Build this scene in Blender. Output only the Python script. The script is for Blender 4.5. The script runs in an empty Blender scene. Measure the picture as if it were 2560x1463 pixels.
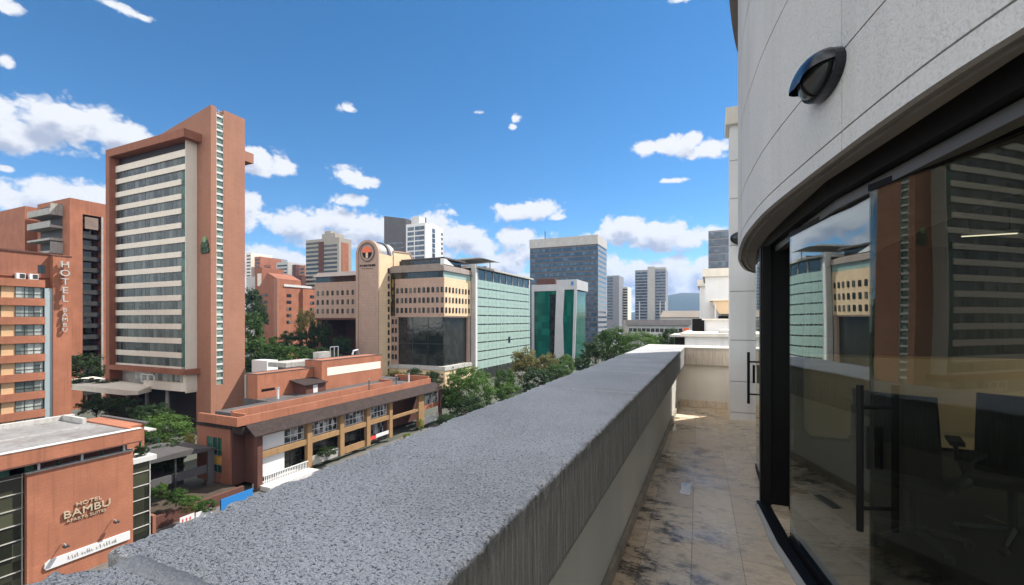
import bpy, bmesh, math, random
from math import radians, sin, cos, pi, sqrt, atan, atan2
from mathutils import Vector, Matrix, noise

# ------------------------------------------------------------------ camera, sky, sun, exposure
scn = bpy.context.scene
COL = scn.collection
F_PX, HOR, CX = 1120.0, 800.0, 1280.0          # focal length / horizon / centre, in photograph pixels
YAW = radians(24.06)                            # camera looks 24 degrees left of the street direction (+Y)
EYE = 1.6
cam_d = bpy.data.cameras.new('camera')
cam = bpy.data.objects.new('camera', cam_d); COL.objects.link(cam)
cam.location = (0, 0, EYE); cam.rotation_euler = (radians(90), 0, YAW)
cam_d.sensor_width = 36; cam_d.lens = 36 * F_PX / 2560; cam_d.shift_y = 68.5 / 2560
cam_d.clip_start = 0.05; cam_d.clip_end = 30000
scn.camera = cam
scn.view_settings.view_transform = 'Standard'; scn.view_settings.look = 'None'
scn.view_settings.exposure = 1.25; scn.view_settings.gamma = 1.0

SUN_V = Vector((1.25, 1.5, 2.4)).normalized()    # towards the sun
sun_d = bpy.data.lights.new('sun', 'SUN'); sun = bpy.data.objects.new('sun', sun_d); COL.objects.link(sun)
sun_d.energy = 3.6; sun_d.angle = radians(0.5); sun_d.color = (1.0, 0.94, 0.85)
sun.rotation_euler = SUN_V.to_track_quat('Z', 'Y').to_euler(); sun.location = (20, 30, 60)

def px_dir(x, y):
    th = atan((x - CX) / F_PX)
    return th - YAW, (HOR - y) / F_PX * cos(th), th

# clouds: ellipses given as (x, y, rx, ry) on the photograph, turned into compass direction and height
CLOUDS = [(-30,300,140,95),(150,310,150,75),(250,325,120,60),(60,335,170,45),(300,335,90,45),
 (20,500,120,45),(130,480,110,42),(230,500,90,45),(330,520,120,50),
 (650,405,75,42),(700,420,50,26),(610,510,50,40),(620,555,30,26),
 (870,440,44,26),(905,455,46,18),(880,500,42,18),
 (740,560,110,40),(850,550,130,34),(940,570,110,34),(860,600,150,34),
 (660,640,80,36),(720,655,60,30),(1010,600,60,50),
 (1090,575,80,50),(1150,590,85,42),(1200,615,70,34),(1060,640,90,40),
 (1290,600,65,36),(1330,620,60,40),(1270,660,70,40),
 (1290,530,56,24),(1350,525,60,28),(1390,542,30,12),
 (1570,575,90,42),(1640,590,110,44),(1710,600,70,36),(1510,590,50,20),(1660,622,70,16),
 (1690,366,90,32),(1620,372,44,22),(1770,374,60,26),
 (1580,690,80,44),(1680,690,110,56),(1770,680,90,56),(1540,670,40,36),(1720,725,160,40),(1790,590,60,26),
 (865,271,24,15),(1290,296,16,14),(1283,318,14,10),(1680,452,52,9),(1198,281,20,9),
 (300,18,90,16),(355,42,44,12),(10,15,60,26),(12,150,26,24),(14,420,34,12),(1710,-4,44,14),(1560,745,200,36),(1240,700,150,34),(700,700,200,40)]

world = bpy.data.worlds.new('World'); scn.world = world; world.use_nodes = True
WT = world.node_tree; WT.nodes.clear()
def wn(tree, t, **kw):
    n = tree.nodes.new(t)
    for k, v in kw.items(): setattr(n, k, v)
    return n
grp = bpy.data.node_groups.new('cloud_field', 'ShaderNodeTree')
grp.interface.new_socket('P', in_out='INPUT', socket_type='NodeSocketVector')
grp.interface.new_socket('D', in_out='OUTPUT', socket_type='NodeSocketFloat')
gi = wn(grp, 'NodeGroupInput'); go = wn(grp, 'NodeGroupOutput')
prev = None
for (x, y, rx, ry) in CLOUDS:
    a, h, th = px_dir(x, y)
    sub = wn(grp, 'ShaderNodeVectorMath', operation='SUBTRACT'); grp.links.new(gi.outputs[0], sub.inputs[0]); sub.inputs[1].default_value = (a, h, 0)
    mul = wn(grp, 'ShaderNodeVectorMath', operation='MULTIPLY'); grp.links.new(sub.outputs[0], mul.inputs[0])
    mul.inputs[1].default_value = (F_PX / (rx * cos(th) ** 2), F_PX / (ry * cos(th)), 0)
    ln = wn(grp, 'ShaderNodeVectorMath', operation='LENGTH'); grp.links.new(mul.outputs[0], ln.inputs[0])
    lo = ln.outputs['Value']
    if rx < 62 or ry < 17:                       # small clouds are thin and frayed
        th_ = wn(grp, 'ShaderNodeMath', operation='MULTIPLY_ADD'); th_.inputs[1].default_value = 0.75; th_.inputs[2].default_value = 0.36 if rx < 28 or ry < 17 else 0.18; grp.links.new(lo, th_.inputs[0]); lo = th_.outputs[0]
    if prev is None: prev = lo
    else:
        mn = wn(grp, 'ShaderNodeMath', operation='SMOOTH_MIN'); mn.inputs[2].default_value = 0.12
        grp.links.new(prev, mn.inputs[0]); grp.links.new(lo, mn.inputs[1]); prev = mn.outputs[0]
inv = wn(grp, 'ShaderNodeMath', operation='SUBTRACT'); inv.inputs[0].default_value = 1.0; grp.links.new(prev, inv.inputs[1])
nmap = wn(grp, 'ShaderNodeMapping'); nmap.inputs['Scale'].default_value = (1, 1.2, 1); grp.links.new(gi.outputs[0], nmap.inputs[0])
wp = wn(grp, 'ShaderNodeTexNoise'); wp.inputs['Scale'].default_value = 34; wp.inputs['Detail'].default_value = 5; grp.links.new(nmap.outputs[0], wp.inputs['Vector'])
wps = wn(grp, 'ShaderNodeVectorMath', operation='MULTIPLY_ADD'); wps.inputs[1].default_value = (0.026, 0.026, 0); wps.inputs[2].default_value = (-0.013, -0.013, 0); grp.links.new(wp.outputs['Color'], wps.inputs[0])
wpa = wn(grp, 'ShaderNodeVectorMath', operation='ADD'); grp.links.new(nmap.outputs[0], wpa.inputs[0]); grp.links.new(wps.outputs[0], wpa.inputs[1])
acc = None                                        # cauliflower billows: three sizes of round cells over a soft noise
for sc_, am in ((24, 0.85), (55, 0.50), (120, 0.30)):
    vo = wn(grp, 'ShaderNodeTexVoronoi', voronoi_dimensions='2D', feature='SMOOTH_F1'); vo.inputs['Scale'].default_value = sc_; vo.inputs['Smoothness'].default_value = 0.25; grp.links.new(wpa.outputs[0], vo.inputs['Vector'])
    ma = wn(grp, 'ShaderNodeMath', operation='MULTIPLY_ADD'); ma.inputs[1].default_value = -am; ma.inputs[2].default_value = 0.40 * am; grp.links.new(vo.outputs['Distance'], ma.inputs[0])
    if acc: ad = wn(grp, 'ShaderNodeMath', operation='ADD'); grp.links.new(acc, ad.inputs[0]); grp.links.new(ma.outputs[0], ad.inputs[1]); acc = ad.outputs[0]
    else: acc = ma.outputs[0]
ns = wn(grp, 'ShaderNodeTexNoise'); ns.inputs['Scale'].default_value = 15; ns.inputs['Detail'].default_value = 8; ns.inputs['Roughness'].default_value = 0.6; grp.links.new(nmap.outputs[0], ns.inputs['Vector'])
nm = wn(grp, 'ShaderNodeMath', operation='MULTIPLY_ADD'); nm.inputs[1].default_value = 1.7; nm.inputs[2].default_value = -0.98; grp.links.new(ns.outputs['Fac'], nm.inputs[0])
nm2 = wn(grp, 'ShaderNodeMath', operation='ADD'); grp.links.new(nm.outputs[0], nm2.inputs[0]); grp.links.new(acc, nm2.inputs[1])
cl = wn(grp, 'ShaderNodeMath', operation='MAXIMUM'); cl.inputs[1].default_value = -1.5
bo = wn(grp, 'ShaderNodeMath', operation='MULTIPLY'); bo.inputs[1].default_value = 1.7; grp.links.new(inv.outputs[0], bo.inputs[0]); grp.links.new(bo.outputs[0], cl.inputs[0])
sm = wn(grp, 'ShaderNodeMath', operation='ADD'); grp.links.new(cl.outputs[0], sm.inputs[0]); grp.links.new(nm2.outputs[0], sm.inputs[1])
grp.links.new(sm.outputs[0], go.inputs[0])

tc = wn(WT, 'ShaderNodeTexCoord'); sx = wn(WT, 'ShaderNodeSeparateXYZ'); WT.links.new(tc.outputs['Generated'], sx.inputs[0])
azn = wn(WT, 'ShaderNodeMath', operation='ARCTAN2'); WT.links.new(sx.outputs[0], azn.inputs[0]); WT.links.new(sx.outputs[1], azn.inputs[1])
xy = wn(WT, 'ShaderNodeCombineXYZ'); WT.links.new(sx.outputs[0], xy.inputs[0]); WT.links.new(sx.outputs[1], xy.inputs[1])
rl = wn(WT, 'ShaderNodeVectorMath', operation='LENGTH'); WT.links.new(xy.outputs[0], rl.inputs[0])
hh = wn(WT, 'ShaderNodeMath', operation='DIVIDE'); WT.links.new(sx.outputs[2], hh.inputs[0]); WT.links.new(rl.outputs['Value'], hh.inputs[1])
P = wn(WT, 'ShaderNodeCombineXYZ'); WT.links.new(azn.outputs[0], P.inputs[0]); WT.links.new(hh.outputs[0], P.inputs[1])
g1 = wn(WT, 'ShaderNodeGroup'); g1.node_tree = grp; WT.links.new(P.outputs[0], g1.inputs[0])
off = wn(WT, 'ShaderNodeVectorMath', operation='ADD'); off.inputs[1].default_value = (0.012, 0.028, 0); WT.links.new(P.outputs[0], off.inputs[0])
g2 = wn(WT, 'ShaderNodeGroup'); g2.node_tree = grp; WT.links.new(off.outputs[0], g2.inputs[0])
alpha = wn(WT, 'ShaderNodeMapRange', interpolation_type='SMOOTHSTEP'); alpha.inputs['From Min'].default_value = -0.22; alpha.inputs['From Max'].default_value = 0.50
WT.links.new(g1.outputs[0], alpha.inputs['Value'])
shade = wn(WT, 'ShaderNodeMapRange', interpolation_type='SMOOTHSTEP'); shade.inputs['From Min'].default_value = 0.1; shade.inputs['From Max'].default_value = 1.5
WT.links.new(g2.outputs[0], shade.inputs['Value'])
ccol = wn(WT, 'ShaderNodeMix', data_type='RGBA'); ccol.inputs[6].default_value = (0.40, 0.405, 0.415, 1); ccol.inputs[7].default_value = (0.20, 0.22, 0.27, 1)
WT.links.new(shade.outputs[0], ccol.inputs[0])
sky = wn(WT, 'ShaderNodeTexSky', sky_type='NISHITA'); sky.sun_disc = False
sky.sun_elevation = math.asin(SUN_V.z); sky.sun_rotation = atan2(SUN_V.x, SUN_V.y)
sky.altitude = 2600; sky.air_density = 1.0; sky.dust_density = 0.4; sky.ozone_density = 2.5
bg1 = wn(WT, 'ShaderNodeBackground'); bg1.inputs[1].default_value = 0.080
hs = wn(WT, 'ShaderNodeHueSaturation'); hs.inputs['Saturation'].default_value = 1.28; WT.links.new(sky.outputs[0], hs.inputs['Color'])
tn = wn(WT, 'ShaderNodeVectorMath', operation='MULTIPLY'); tn.inputs[1].default_value = (1.0, 1.0, 0.90); WT.links.new(hs.outputs[0], tn.inputs[0]); WT.links.new(tn.outputs[0], bg1.inputs[0])
bg2 = wn(WT, 'ShaderNodeBackground'); bg2.inputs[1].default_value = 1.0; WT.links.new(ccol.outputs[2], bg2.inputs[0])
mx = wn(WT, 'ShaderNodeMixShader'); WT.links.new(alpha.outputs[0], mx.inputs[0]); WT.links.new(bg1.outputs[0], mx.inputs[1]); WT.links.new(bg2.outputs[0], mx.inputs[2])
# unseen bright clouds added behind and above the camera to lift the shade
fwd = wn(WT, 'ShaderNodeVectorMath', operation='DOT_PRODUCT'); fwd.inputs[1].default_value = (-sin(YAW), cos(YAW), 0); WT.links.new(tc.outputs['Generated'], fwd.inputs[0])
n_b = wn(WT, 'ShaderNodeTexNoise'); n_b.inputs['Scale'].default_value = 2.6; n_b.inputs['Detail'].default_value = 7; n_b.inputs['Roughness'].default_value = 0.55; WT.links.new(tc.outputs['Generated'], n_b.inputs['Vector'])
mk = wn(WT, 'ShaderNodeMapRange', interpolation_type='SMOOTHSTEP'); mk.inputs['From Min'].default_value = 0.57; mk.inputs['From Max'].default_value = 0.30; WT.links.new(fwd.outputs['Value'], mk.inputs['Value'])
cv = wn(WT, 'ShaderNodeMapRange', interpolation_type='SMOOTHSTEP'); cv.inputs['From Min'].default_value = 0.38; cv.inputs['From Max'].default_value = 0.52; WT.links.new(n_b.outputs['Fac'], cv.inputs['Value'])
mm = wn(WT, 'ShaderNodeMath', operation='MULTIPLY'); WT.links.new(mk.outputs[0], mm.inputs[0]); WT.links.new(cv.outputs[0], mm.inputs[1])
bg3 = wn(WT, 'ShaderNodeBackground'); bg3.inputs[0].default_value = (1.0, 0.985, 0.96, 1); # added clouds brighten away from the sun to fill the shaded faces
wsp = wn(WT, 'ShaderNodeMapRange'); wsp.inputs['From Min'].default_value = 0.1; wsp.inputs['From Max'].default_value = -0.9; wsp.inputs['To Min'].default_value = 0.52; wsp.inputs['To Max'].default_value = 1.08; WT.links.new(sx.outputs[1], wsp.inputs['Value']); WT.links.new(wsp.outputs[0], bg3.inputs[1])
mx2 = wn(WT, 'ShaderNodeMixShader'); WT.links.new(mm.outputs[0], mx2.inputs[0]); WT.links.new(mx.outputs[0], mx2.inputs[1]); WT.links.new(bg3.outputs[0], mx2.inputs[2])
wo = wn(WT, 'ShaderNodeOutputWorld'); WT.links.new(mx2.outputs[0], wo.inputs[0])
world.cycles.sampling_method = 'MANUAL'; world.cycles.sample_map_resolution = 1024
scn.cycles.max_bounces = 8; scn.cycles.transparent_max_bounces = 16; scn.cycles.use_denoising = True
scn.cycles.caustics_reflective = False; scn.cycles.caustics_refractive = False

# ------------------------------------------------------------------ helpers
GZ = -20.0                                      # street level; z = 0 is the terrace floor
fx, fy, rx_, ry_ = -sin(YAW), cos(YAW), cos(YAW), sin(YAW)
def ray(x, y):
    u = (x - CX) / F_PX
    return fx + u * rx_, fy + u * ry_, (HOR - y) / F_PX
def onX(x, y, X): a, b, c = ray(x, y); t = X / a; return X, t * b, EYE + t * c
def onY(x, y, Y): a, b, c = ray(x, y); t = Y / b; return t * a, Y, EYE + t * c
def onZ(x, y, Z): a, b, c = ray(x, y); t = (Z - EYE) / c; return t * a, t * b, Z
def atT(x, y, t): a, b, c = ray(x, y); return t * a, t * b, EYE + t * c

class MB:
    def __init__(s): s.v = []; s.f = []
    def add(s, vs, fs):
        n = len(s.v); s.v += [tuple(p) for p in vs]; s.f += [tuple(i + n for i in f) for f in fs]; return s
    def box(s, x0, x1, y0, y1, z0, z1):
        x0, x1 = min(x0, x1), max(x0, x1); y0, y1 = min(y0, y1), max(y0, y1); z0, z1 = min(z0, z1), max(z0, z1)
        return s.add([(x0,y0,z0),(x1,y0,z0),(x1,y1,z0),(x0,y1,z0),(x0,y0,z1),(x1,y0,z1),(x1,y1,z1),(x0,y1,z1)],
                     [(0,3,2,1),(4,5,6,7),(0,1,5,4),(1,2,6,5),(2,3,7,6),(3,0,4,7)])
    def prism(s, poly, z0, z1):                 # plan polygon (counter-clockwise) raised from z0 to z1
        n = len(poly)
        z0s = z0 if isinstance(z0, (list, tuple)) else [z0] * n; z1s = z1 if isinstance(z1, (list, tuple)) else [z1] * n
        vs = [(p[0], p[1], z0s[i]) for i, p in enumerate(poly)] + [(p[0], p[1], z1s[i]) for i, p in enumerate(poly)]
        return s.add(vs, [tuple(reversed(range(n))), tuple(range(n, 2 * n))] + [(i, (i + 1) % n, n + (i + 1) % n, n + i) for i in range(n)])
    def extr(s, poly, axis, a, b):              # polygon in the plane across axis ('X': (y,z), 'Y': (x,z)) from a to b
        n = len(poly)
        P = (lambda p, c: (c, p[0], p[1])) if axis == 'X' else (lambda p, c: (p[0], c, p[1]))
        return s.add([P(p, a) for p in poly] + [P(p, b) for p in poly],
                     [tuple(reversed(range(n))), tuple(range(n, 2 * n))] + [(i, (i + 1) % n, n + (i + 1) % n, n + i) for i in range(n)])
    def tube(s, pts, r, n=8, cap=True):
        pts = [Vector(p) for p in pts]; rings = []
        rs = r if isinstance(r, (list, tuple)) else [r] * len(pts)
        for i, p in enumerate(pts):
            d = (pts[min(i + 1, len(pts) - 1)] - pts[max(i - 1, 0)]).normalized()
            a = d.orthogonal().normalized() if i == 0 else (rings_a - d * rings_a.dot(d)).normalized()
            rings_a = a; b = d.cross(a)
            rings.append([p + (a * cos(2 * pi * k / n) + b * sin(2 * pi * k / n)) * rs[i] for k in range(n)])
        vs = [v for rg in rings for v in rg]; fs = []
        for i in range(len(pts) - 1):
            for k in range(n): fs.append((i * n + k, i * n + (k + 1) % n, (i + 1) * n + (k + 1) % n, (i + 1) * n + k))
        if cap: fs += [tuple(reversed(range(n))), tuple(range((len(pts) - 1) * n, len(pts) * n))]
        return s.add(vs, fs)
    def strip(s, line, th, z0, z1):             # upright wall along a plan polyline, thickness to its right
        L = [Vector((p[0], p[1])) for p in line]; out = []
        for i, p in enumerate(L):
            d = (L[min(i + 1, len(L) - 1)] - L[max(i - 1, 0)]).normalized(); out.append(p + Vector((d.y, -d.x)) * th)
        n = len(L); vs = []
        for z in (z0, z1): vs += [(p.x, p.y, z) for p in L] + [(p.x, p.y, z) for p in out]
        fs = []
        for i in range(n - 1):
            a, b, c, d = i, i + 1, n + i + 1, n + i
            fs += [(a, d, c, b), (2*n+a, 2*n+b, 2*n+c, 2*n+d), (a, b, 2*n+b, 2*n+a), (d, 2*n+d, 2*n+c, c)]
        fs += [(0, 2*n, 3*n, n), (n-1, 2*n-1, 4*n-1, 3*n-1)]
        return s.add(vs, fs)
    def ell(s, c, r, nu=16, nv=10):
        vs = [(c[0], c[1], c[2] - r[2])]; fs = []
        for j in range(1, nv):
            ph = -pi / 2 + pi * j / nv
            for i in range(nu): th = 2 * pi * i / nu; vs.append((c[0] + r[0]*cos(ph)*cos(th), c[1] + r[1]*cos(ph)*sin(th), c[2] + r[2]*sin(ph)))
        vs.append((c[0], c[1], c[2] + r[2])); top = len(vs) - 1
        for i in range(nu):
            fs.append((0, 1 + (i + 1) % nu, 1 + i)); fs.append((top, 1 + (nv-2)*nu + i, 1 + (nv-2)*nu + (i + 1) % nu))
        for j in range(nv - 2):
            for i in range(nu): a = 1 + j*nu; fs.append((a+i, a+(i+1)%nu, a+nu+(i+1)%nu, a+nu+i))
        return s.add(vs, fs)
    def mesh(s, name, m, base=(0, 0, 0), smooth=False):
        me = bpy.data.meshes.new(name)
        me.from_pydata([(v[0]-base[0], v[1]-base[1], v[2]-base[2]) for v in s.v], [], s.f)
        for mm in (m if isinstance(m, (list, tuple)) else [m]): me.materials.append(mm)
        if smooth: me.shade_smooth()
        me.update(); return me
    def build(s, name, m, parent=None, smooth=False, bevel=0, label=None):
        base = root_base(parent) if parent else (0, 0, 0)
        o = bpy.data.objects.new(name, s.mesh(name, m, base, smooth)); COL.objects.link(o)
        if parent: o.parent = parent
        if bevel:
            b = o.modifiers.new('bevel', 'BEVEL'); b.width = bevel; b.segments = 2; b.limit_method = 'ANGLE'
        if label: o['label'] = label
        return o
def root_base(o):
    p = Vector((0, 0, 0))
    while o: p += o.location; o = o.parent
    return p
def tag(o, label, cat, group=None, kind=None):
    if label: o['label'] = label
    if cat: o['category'] = cat
    if group: o['group'] = group
    if kind: o['kind'] = kind
    return o
def thing(name, loc, label, cat, group=None, rz=0):
    o = bpy.data.objects.new(name, None); COL.objects.link(o); o.location = loc; o.rotation_euler.z = rz; o.empty_display_size = 0.3
    return tag(o, label, cat, group)
def solo(mb, name, m, label, cat, group=None, smooth=False, bevel=0, kind=None):
    return tag(mb.build(name, m, None, smooth, bevel), label, cat, group, kind)
def inst(name, me, parent, loc, rz=0):          # another object on a shared mesh; loc in the parent's frame
    o = bpy.data.objects.new(name, me); COL.objects.link(o); o.parent = parent; o.location = loc; o.rotation_euler.z = rz; return o
def kids(o): return [c for c in bpy.data.objects if c.parent == o]
def copy_tree(o, parent=None):
    c = o.copy(); COL.objects.link(c); c.parent = parent
    for ch in kids(o): copy_tree(ch, c)
    return c

# ------------------------------------------------------------------ materials
def nodes(name):
    m = bpy.data.materials.new(name); m.use_nodes = True; t = m.node_tree; t.nodes.clear()
    out = t.nodes.new('ShaderNodeOutputMaterial'); return m, t, out
def N(t, typ, ins=None, **kw):
    n = t.nodes.new(typ)
    for k, v in kw.items(): setattr(n, k, v)
    for k, v in (ins or {}).items():
        if hasattr(v, 'is_output') or isinstance(v, bpy.types.NodeSocket): t.links.new(v, n.inputs[k])
        else: n.inputs[k].default_value = v
    return n
def mixc(t, f, a, b, mode='MIX'):
    n = t.nodes.new('ShaderNodeMix'); n.data_type = 'RGBA'; n.blend_type = mode; n.clamp_factor = True
    for i, v in ((0, f), (6, a), (7, b)):
        if isinstance(v, bpy.types.NodeSocket): t.links.new(v, n.inputs[i])
        elif i == 0: n.inputs[0].default_value = v
        else: n.inputs[i].default_value = (*v, 1) if len(v) == 3 else v
    return n.outputs[2]
def mth(t, op, a, b=0.0, c=None):
    n = t.nodes.new('ShaderNodeMath'); n.operation = op
    for i, v in enumerate((a, b) if c is None else (a, b, c)):
        if isinstance(v, bpy.types.NodeSocket): t.links.new(v, n.inputs[i])
        else: n.inputs[i].default_value = v
    return n.outputs[0]
def ramp(t, v, a, b, lo=0.0, hi=1.0):
    n = t.nodes.new('ShaderNodeMapRange'); t.links.new(v, n.inputs[0]); n.inputs[1].default_value = a; n.inputs[2].default_value = b
    n.inputs[3].default_value = lo; n.inputs[4].default_value = hi; return n.outputs[0]
def dk(c, k): return tuple(x * k for x in c)
def surf(name, col, rough=0.8, var=0.25, scale=0.6, fine=8.0, streak=0.0, bump=0.0, bscale=30, metal=0.0, spec=0.4, dirt=0.0, dirtcol=(0.05,0.045,0.04), course=0.0, stain=0.35):
    """matte surface: large and small blotches, rain streaks, optional masonry courses and bump"""
    m, t, out = nodes(name); tc = N(t, 'ShaderNodeTexCoord'); oc = tc.outputs['Object']
    n1 = N(t, 'ShaderNodeTexNoise', {'Vector': oc, 'Scale': scale, 'Detail': 6.0, 'Roughness': 0.6})
    n2 = N(t, 'ShaderNodeTexNoise', {'Vector': oc, 'Scale': fine, 'Detail': 4.0})
    c = mixc(t, ramp(t, n1.outputs['Fac'], 0.3, 0.7), dk(col, 1 - var), dk(col, 1 + var * 0.5))
    c = mixc(t, ramp(t, n2.outputs['Fac'], 0.3, 0.7, 0.0, 0.5), c, dk(col, 1 - var * 1.2))
    if course:
        sp = N(t, 'ShaderNodeSeparateXYZ', {0: oc})
        w = mth(t, 'PINGPONG', mth(t, 'MULTIPLY', sp.outputs[2], 1.0 / course), 0.5)
        c = mixc(t, ramp(t, w, 0.0, 0.12, 0.35, 0.0), c, dk(col, 0.55))
        br = N(t, 'ShaderNodeTexWhiteNoise', noise_dimensions='3D')
        sn = N(t, 'ShaderNodeVectorMath', {0: oc, 1: (1.5, 1.5, 1.0 / course)}, operation='MULTIPLY')
        fl = N(t, 'ShaderNodeVectorMath', {0: sn.outputs[0]}, operation='FLOOR'); t.links.new(fl.outputs[0], br.inputs['Vector'])
        c = mixc(t, mth(t, 'MULTIPLY', br.outputs['Value'], 0.3), c, dk(col, 0.7))
    if streak:
        mp = N(t, 'ShaderNodeMapping', {'Vector': oc, 'Scale': (2.2, 2.2, 0.07)})
        n3 = N(t, 'ShaderNodeTexNoise', {'Vector': mp.outputs[0], 'Scale': 1.6, 'Detail': 5.0})
        c = mixc(t, ramp(t, n3.outputs['Fac'], 0.52, 0.72, 0.0, streak), c, dk(col, stain))
    if dirt:
        n4 = N(t, 'ShaderNodeTexNoise', {'Vector': oc, 'Scale': scale * 2.7, 'Detail': 8.0, 'Roughness': 0.7})
        c = mixc(t, ramp(t, n4.outputs['Fac'], 0.5, 0.66, 0.0, dirt), c, dirtcol)
    b = N(t, 'ShaderNodeBsdfPrincipled', {'Base Color': c, 'Roughness': rough, 'Metallic': metal, 'Specular IOR Level': spec})
    if bump:
        n5 = N(t, 'ShaderNodeTexNoise', {'Vector': oc, 'Scale': bscale, 'Detail': 5.0})
        bm = N(t, 'ShaderNodeBump', {'Height': n5.outputs['Fac'], 'Strength': bump, 'Distance': 0.02}); t.links.new(bm.outputs[0], b.inputs['Normal'])
    t.links.new(b.outputs[0], out.inputs[0]); return m
def wglass(name, dark=(0.02,0.028,0.03), light=(0.25,0.27,0.26), frac=0.4, cw=0.9, ch=2.76, rough=0.08, ax='X', spec=0.6, blinds=0.0, wob=0.02):
    """windows seen from far: glossy panes, each cell with its own curtain or darkness"""
    m, t, out = nodes(name); tc = N(t, 'ShaderNodeTexCoord'); oi = N(t, 'ShaderNodeObjectInfo')
    sp = N(t, 'ShaderNodeSeparateXYZ', {0: tc.outputs['Object']})
    hx = mth(t, 'FLOOR', mth(t, 'MULTIPLY', mth(t, 'ADD', sp.outputs[0], sp.outputs[1]), 1.0 / cw)); hz = mth(t, 'FLOOR', mth(t, 'MULTIPLY', sp.outputs[2], 1.0 / ch))
    cb = N(t, 'ShaderNodeCombineXYZ', {0: hx, 1: hz, 2: mth(t, 'MULTIPLY', oi.outputs['Random'], 91.0)})
    wnn = N(t, 'ShaderNodeTexWhiteNoise', {'Vector': cb.outputs[0]}, noise_dimensions='3D')
    fac = ramp(t, wnn.outputs['Value'], 1 - frac, 1.0)
    c = mixc(t, fac, dark, light)
    fz = mth(t, 'FRACT', mth(t, 'MULTIPLY', sp.outputs[2], 1.0 / ch))
    if blinds:
        sep = N(t, 'ShaderNodeSeparateColor', {0: wnn.outputs['Color']})
        c = mixc(t, mth(t, 'MULTIPLY', mth(t, 'GREATER_THAN', fz, sep.outputs[1]), blinds), c, light)
    b = N(t, 'ShaderNodeBsdfPrincipled', {'Base Color': c, 'Roughness': rough, 'Specular IOR Level': spec})
    g = N(t, 'ShaderNodeTexNoise', {'Vector': tc.outputs['Object'], 'Scale': 1.1, 'Detail': 2.0})
    bm = N(t, 'ShaderNodeBump', {'Height': g.outputs['Fac'], 'Strength': wob, 'Distance': 1.0}); t.links.new(bm.outputs[0], b.inputs['Normal'])
    t.links.new(b.outputs[0], out.inputs[0]); return m
def leafm(name, c1, c2, trans=0.35):
    m, t, out = nodes(name); gm = N(t, 'ShaderNodeNewGeometry'); tc = N(t, 'ShaderNodeTexCoord')
    n1 = N(t, 'ShaderNodeTexNoise', {'Vector': tc.outputs['Object'], 'Scale': 0.7, 'Detail': 3.0})
    f = mth(t, 'ADD', mth(t, 'MULTIPLY', gm.outputs['Random Per Island'], 0.55), mth(t, 'MULTIPLY', n1.outputs['Fac'], 0.5))
    c = mixc(t, ramp(t, f, 0.15, 0.85), c1, c2)
    d = N(t, 'ShaderNodeBsdfPrincipled', {'Base Color': c, 'Roughness': 0.55, 'Specular IOR Level': 0.25})
    tr = N(t, 'ShaderNodeBsdfTranslucent', {'Color': mixc(t, 0.5, c, dk(c2, 1.4))})
    x = N(t, 'ShaderNodeMixShader', {0: trans, 1: d.outputs[0], 2: tr.outputs[0]}); t.links.new(x.outputs[0], out.inputs[0]); return m
def plain(name, col, rough=0.5, metal=0.0, spec=0.5, emit=0.0):
    m, t, out = nodes(name); b = N(t, 'ShaderNodeBsdfPrincipled', {'Base Color': (*col, 1), 'Roughness': rough, 'Metallic': metal, 'Specular IOR Level': spec})
    if emit: b.inputs['Emission Color'].default_value = (*col, 1); b.inputs['Emission Strength'].default_value = emit
    t.links.new(b.outputs[0], out.inputs[0]); return m
BRICK = (0.30, 0.118, 0.072)
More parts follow.
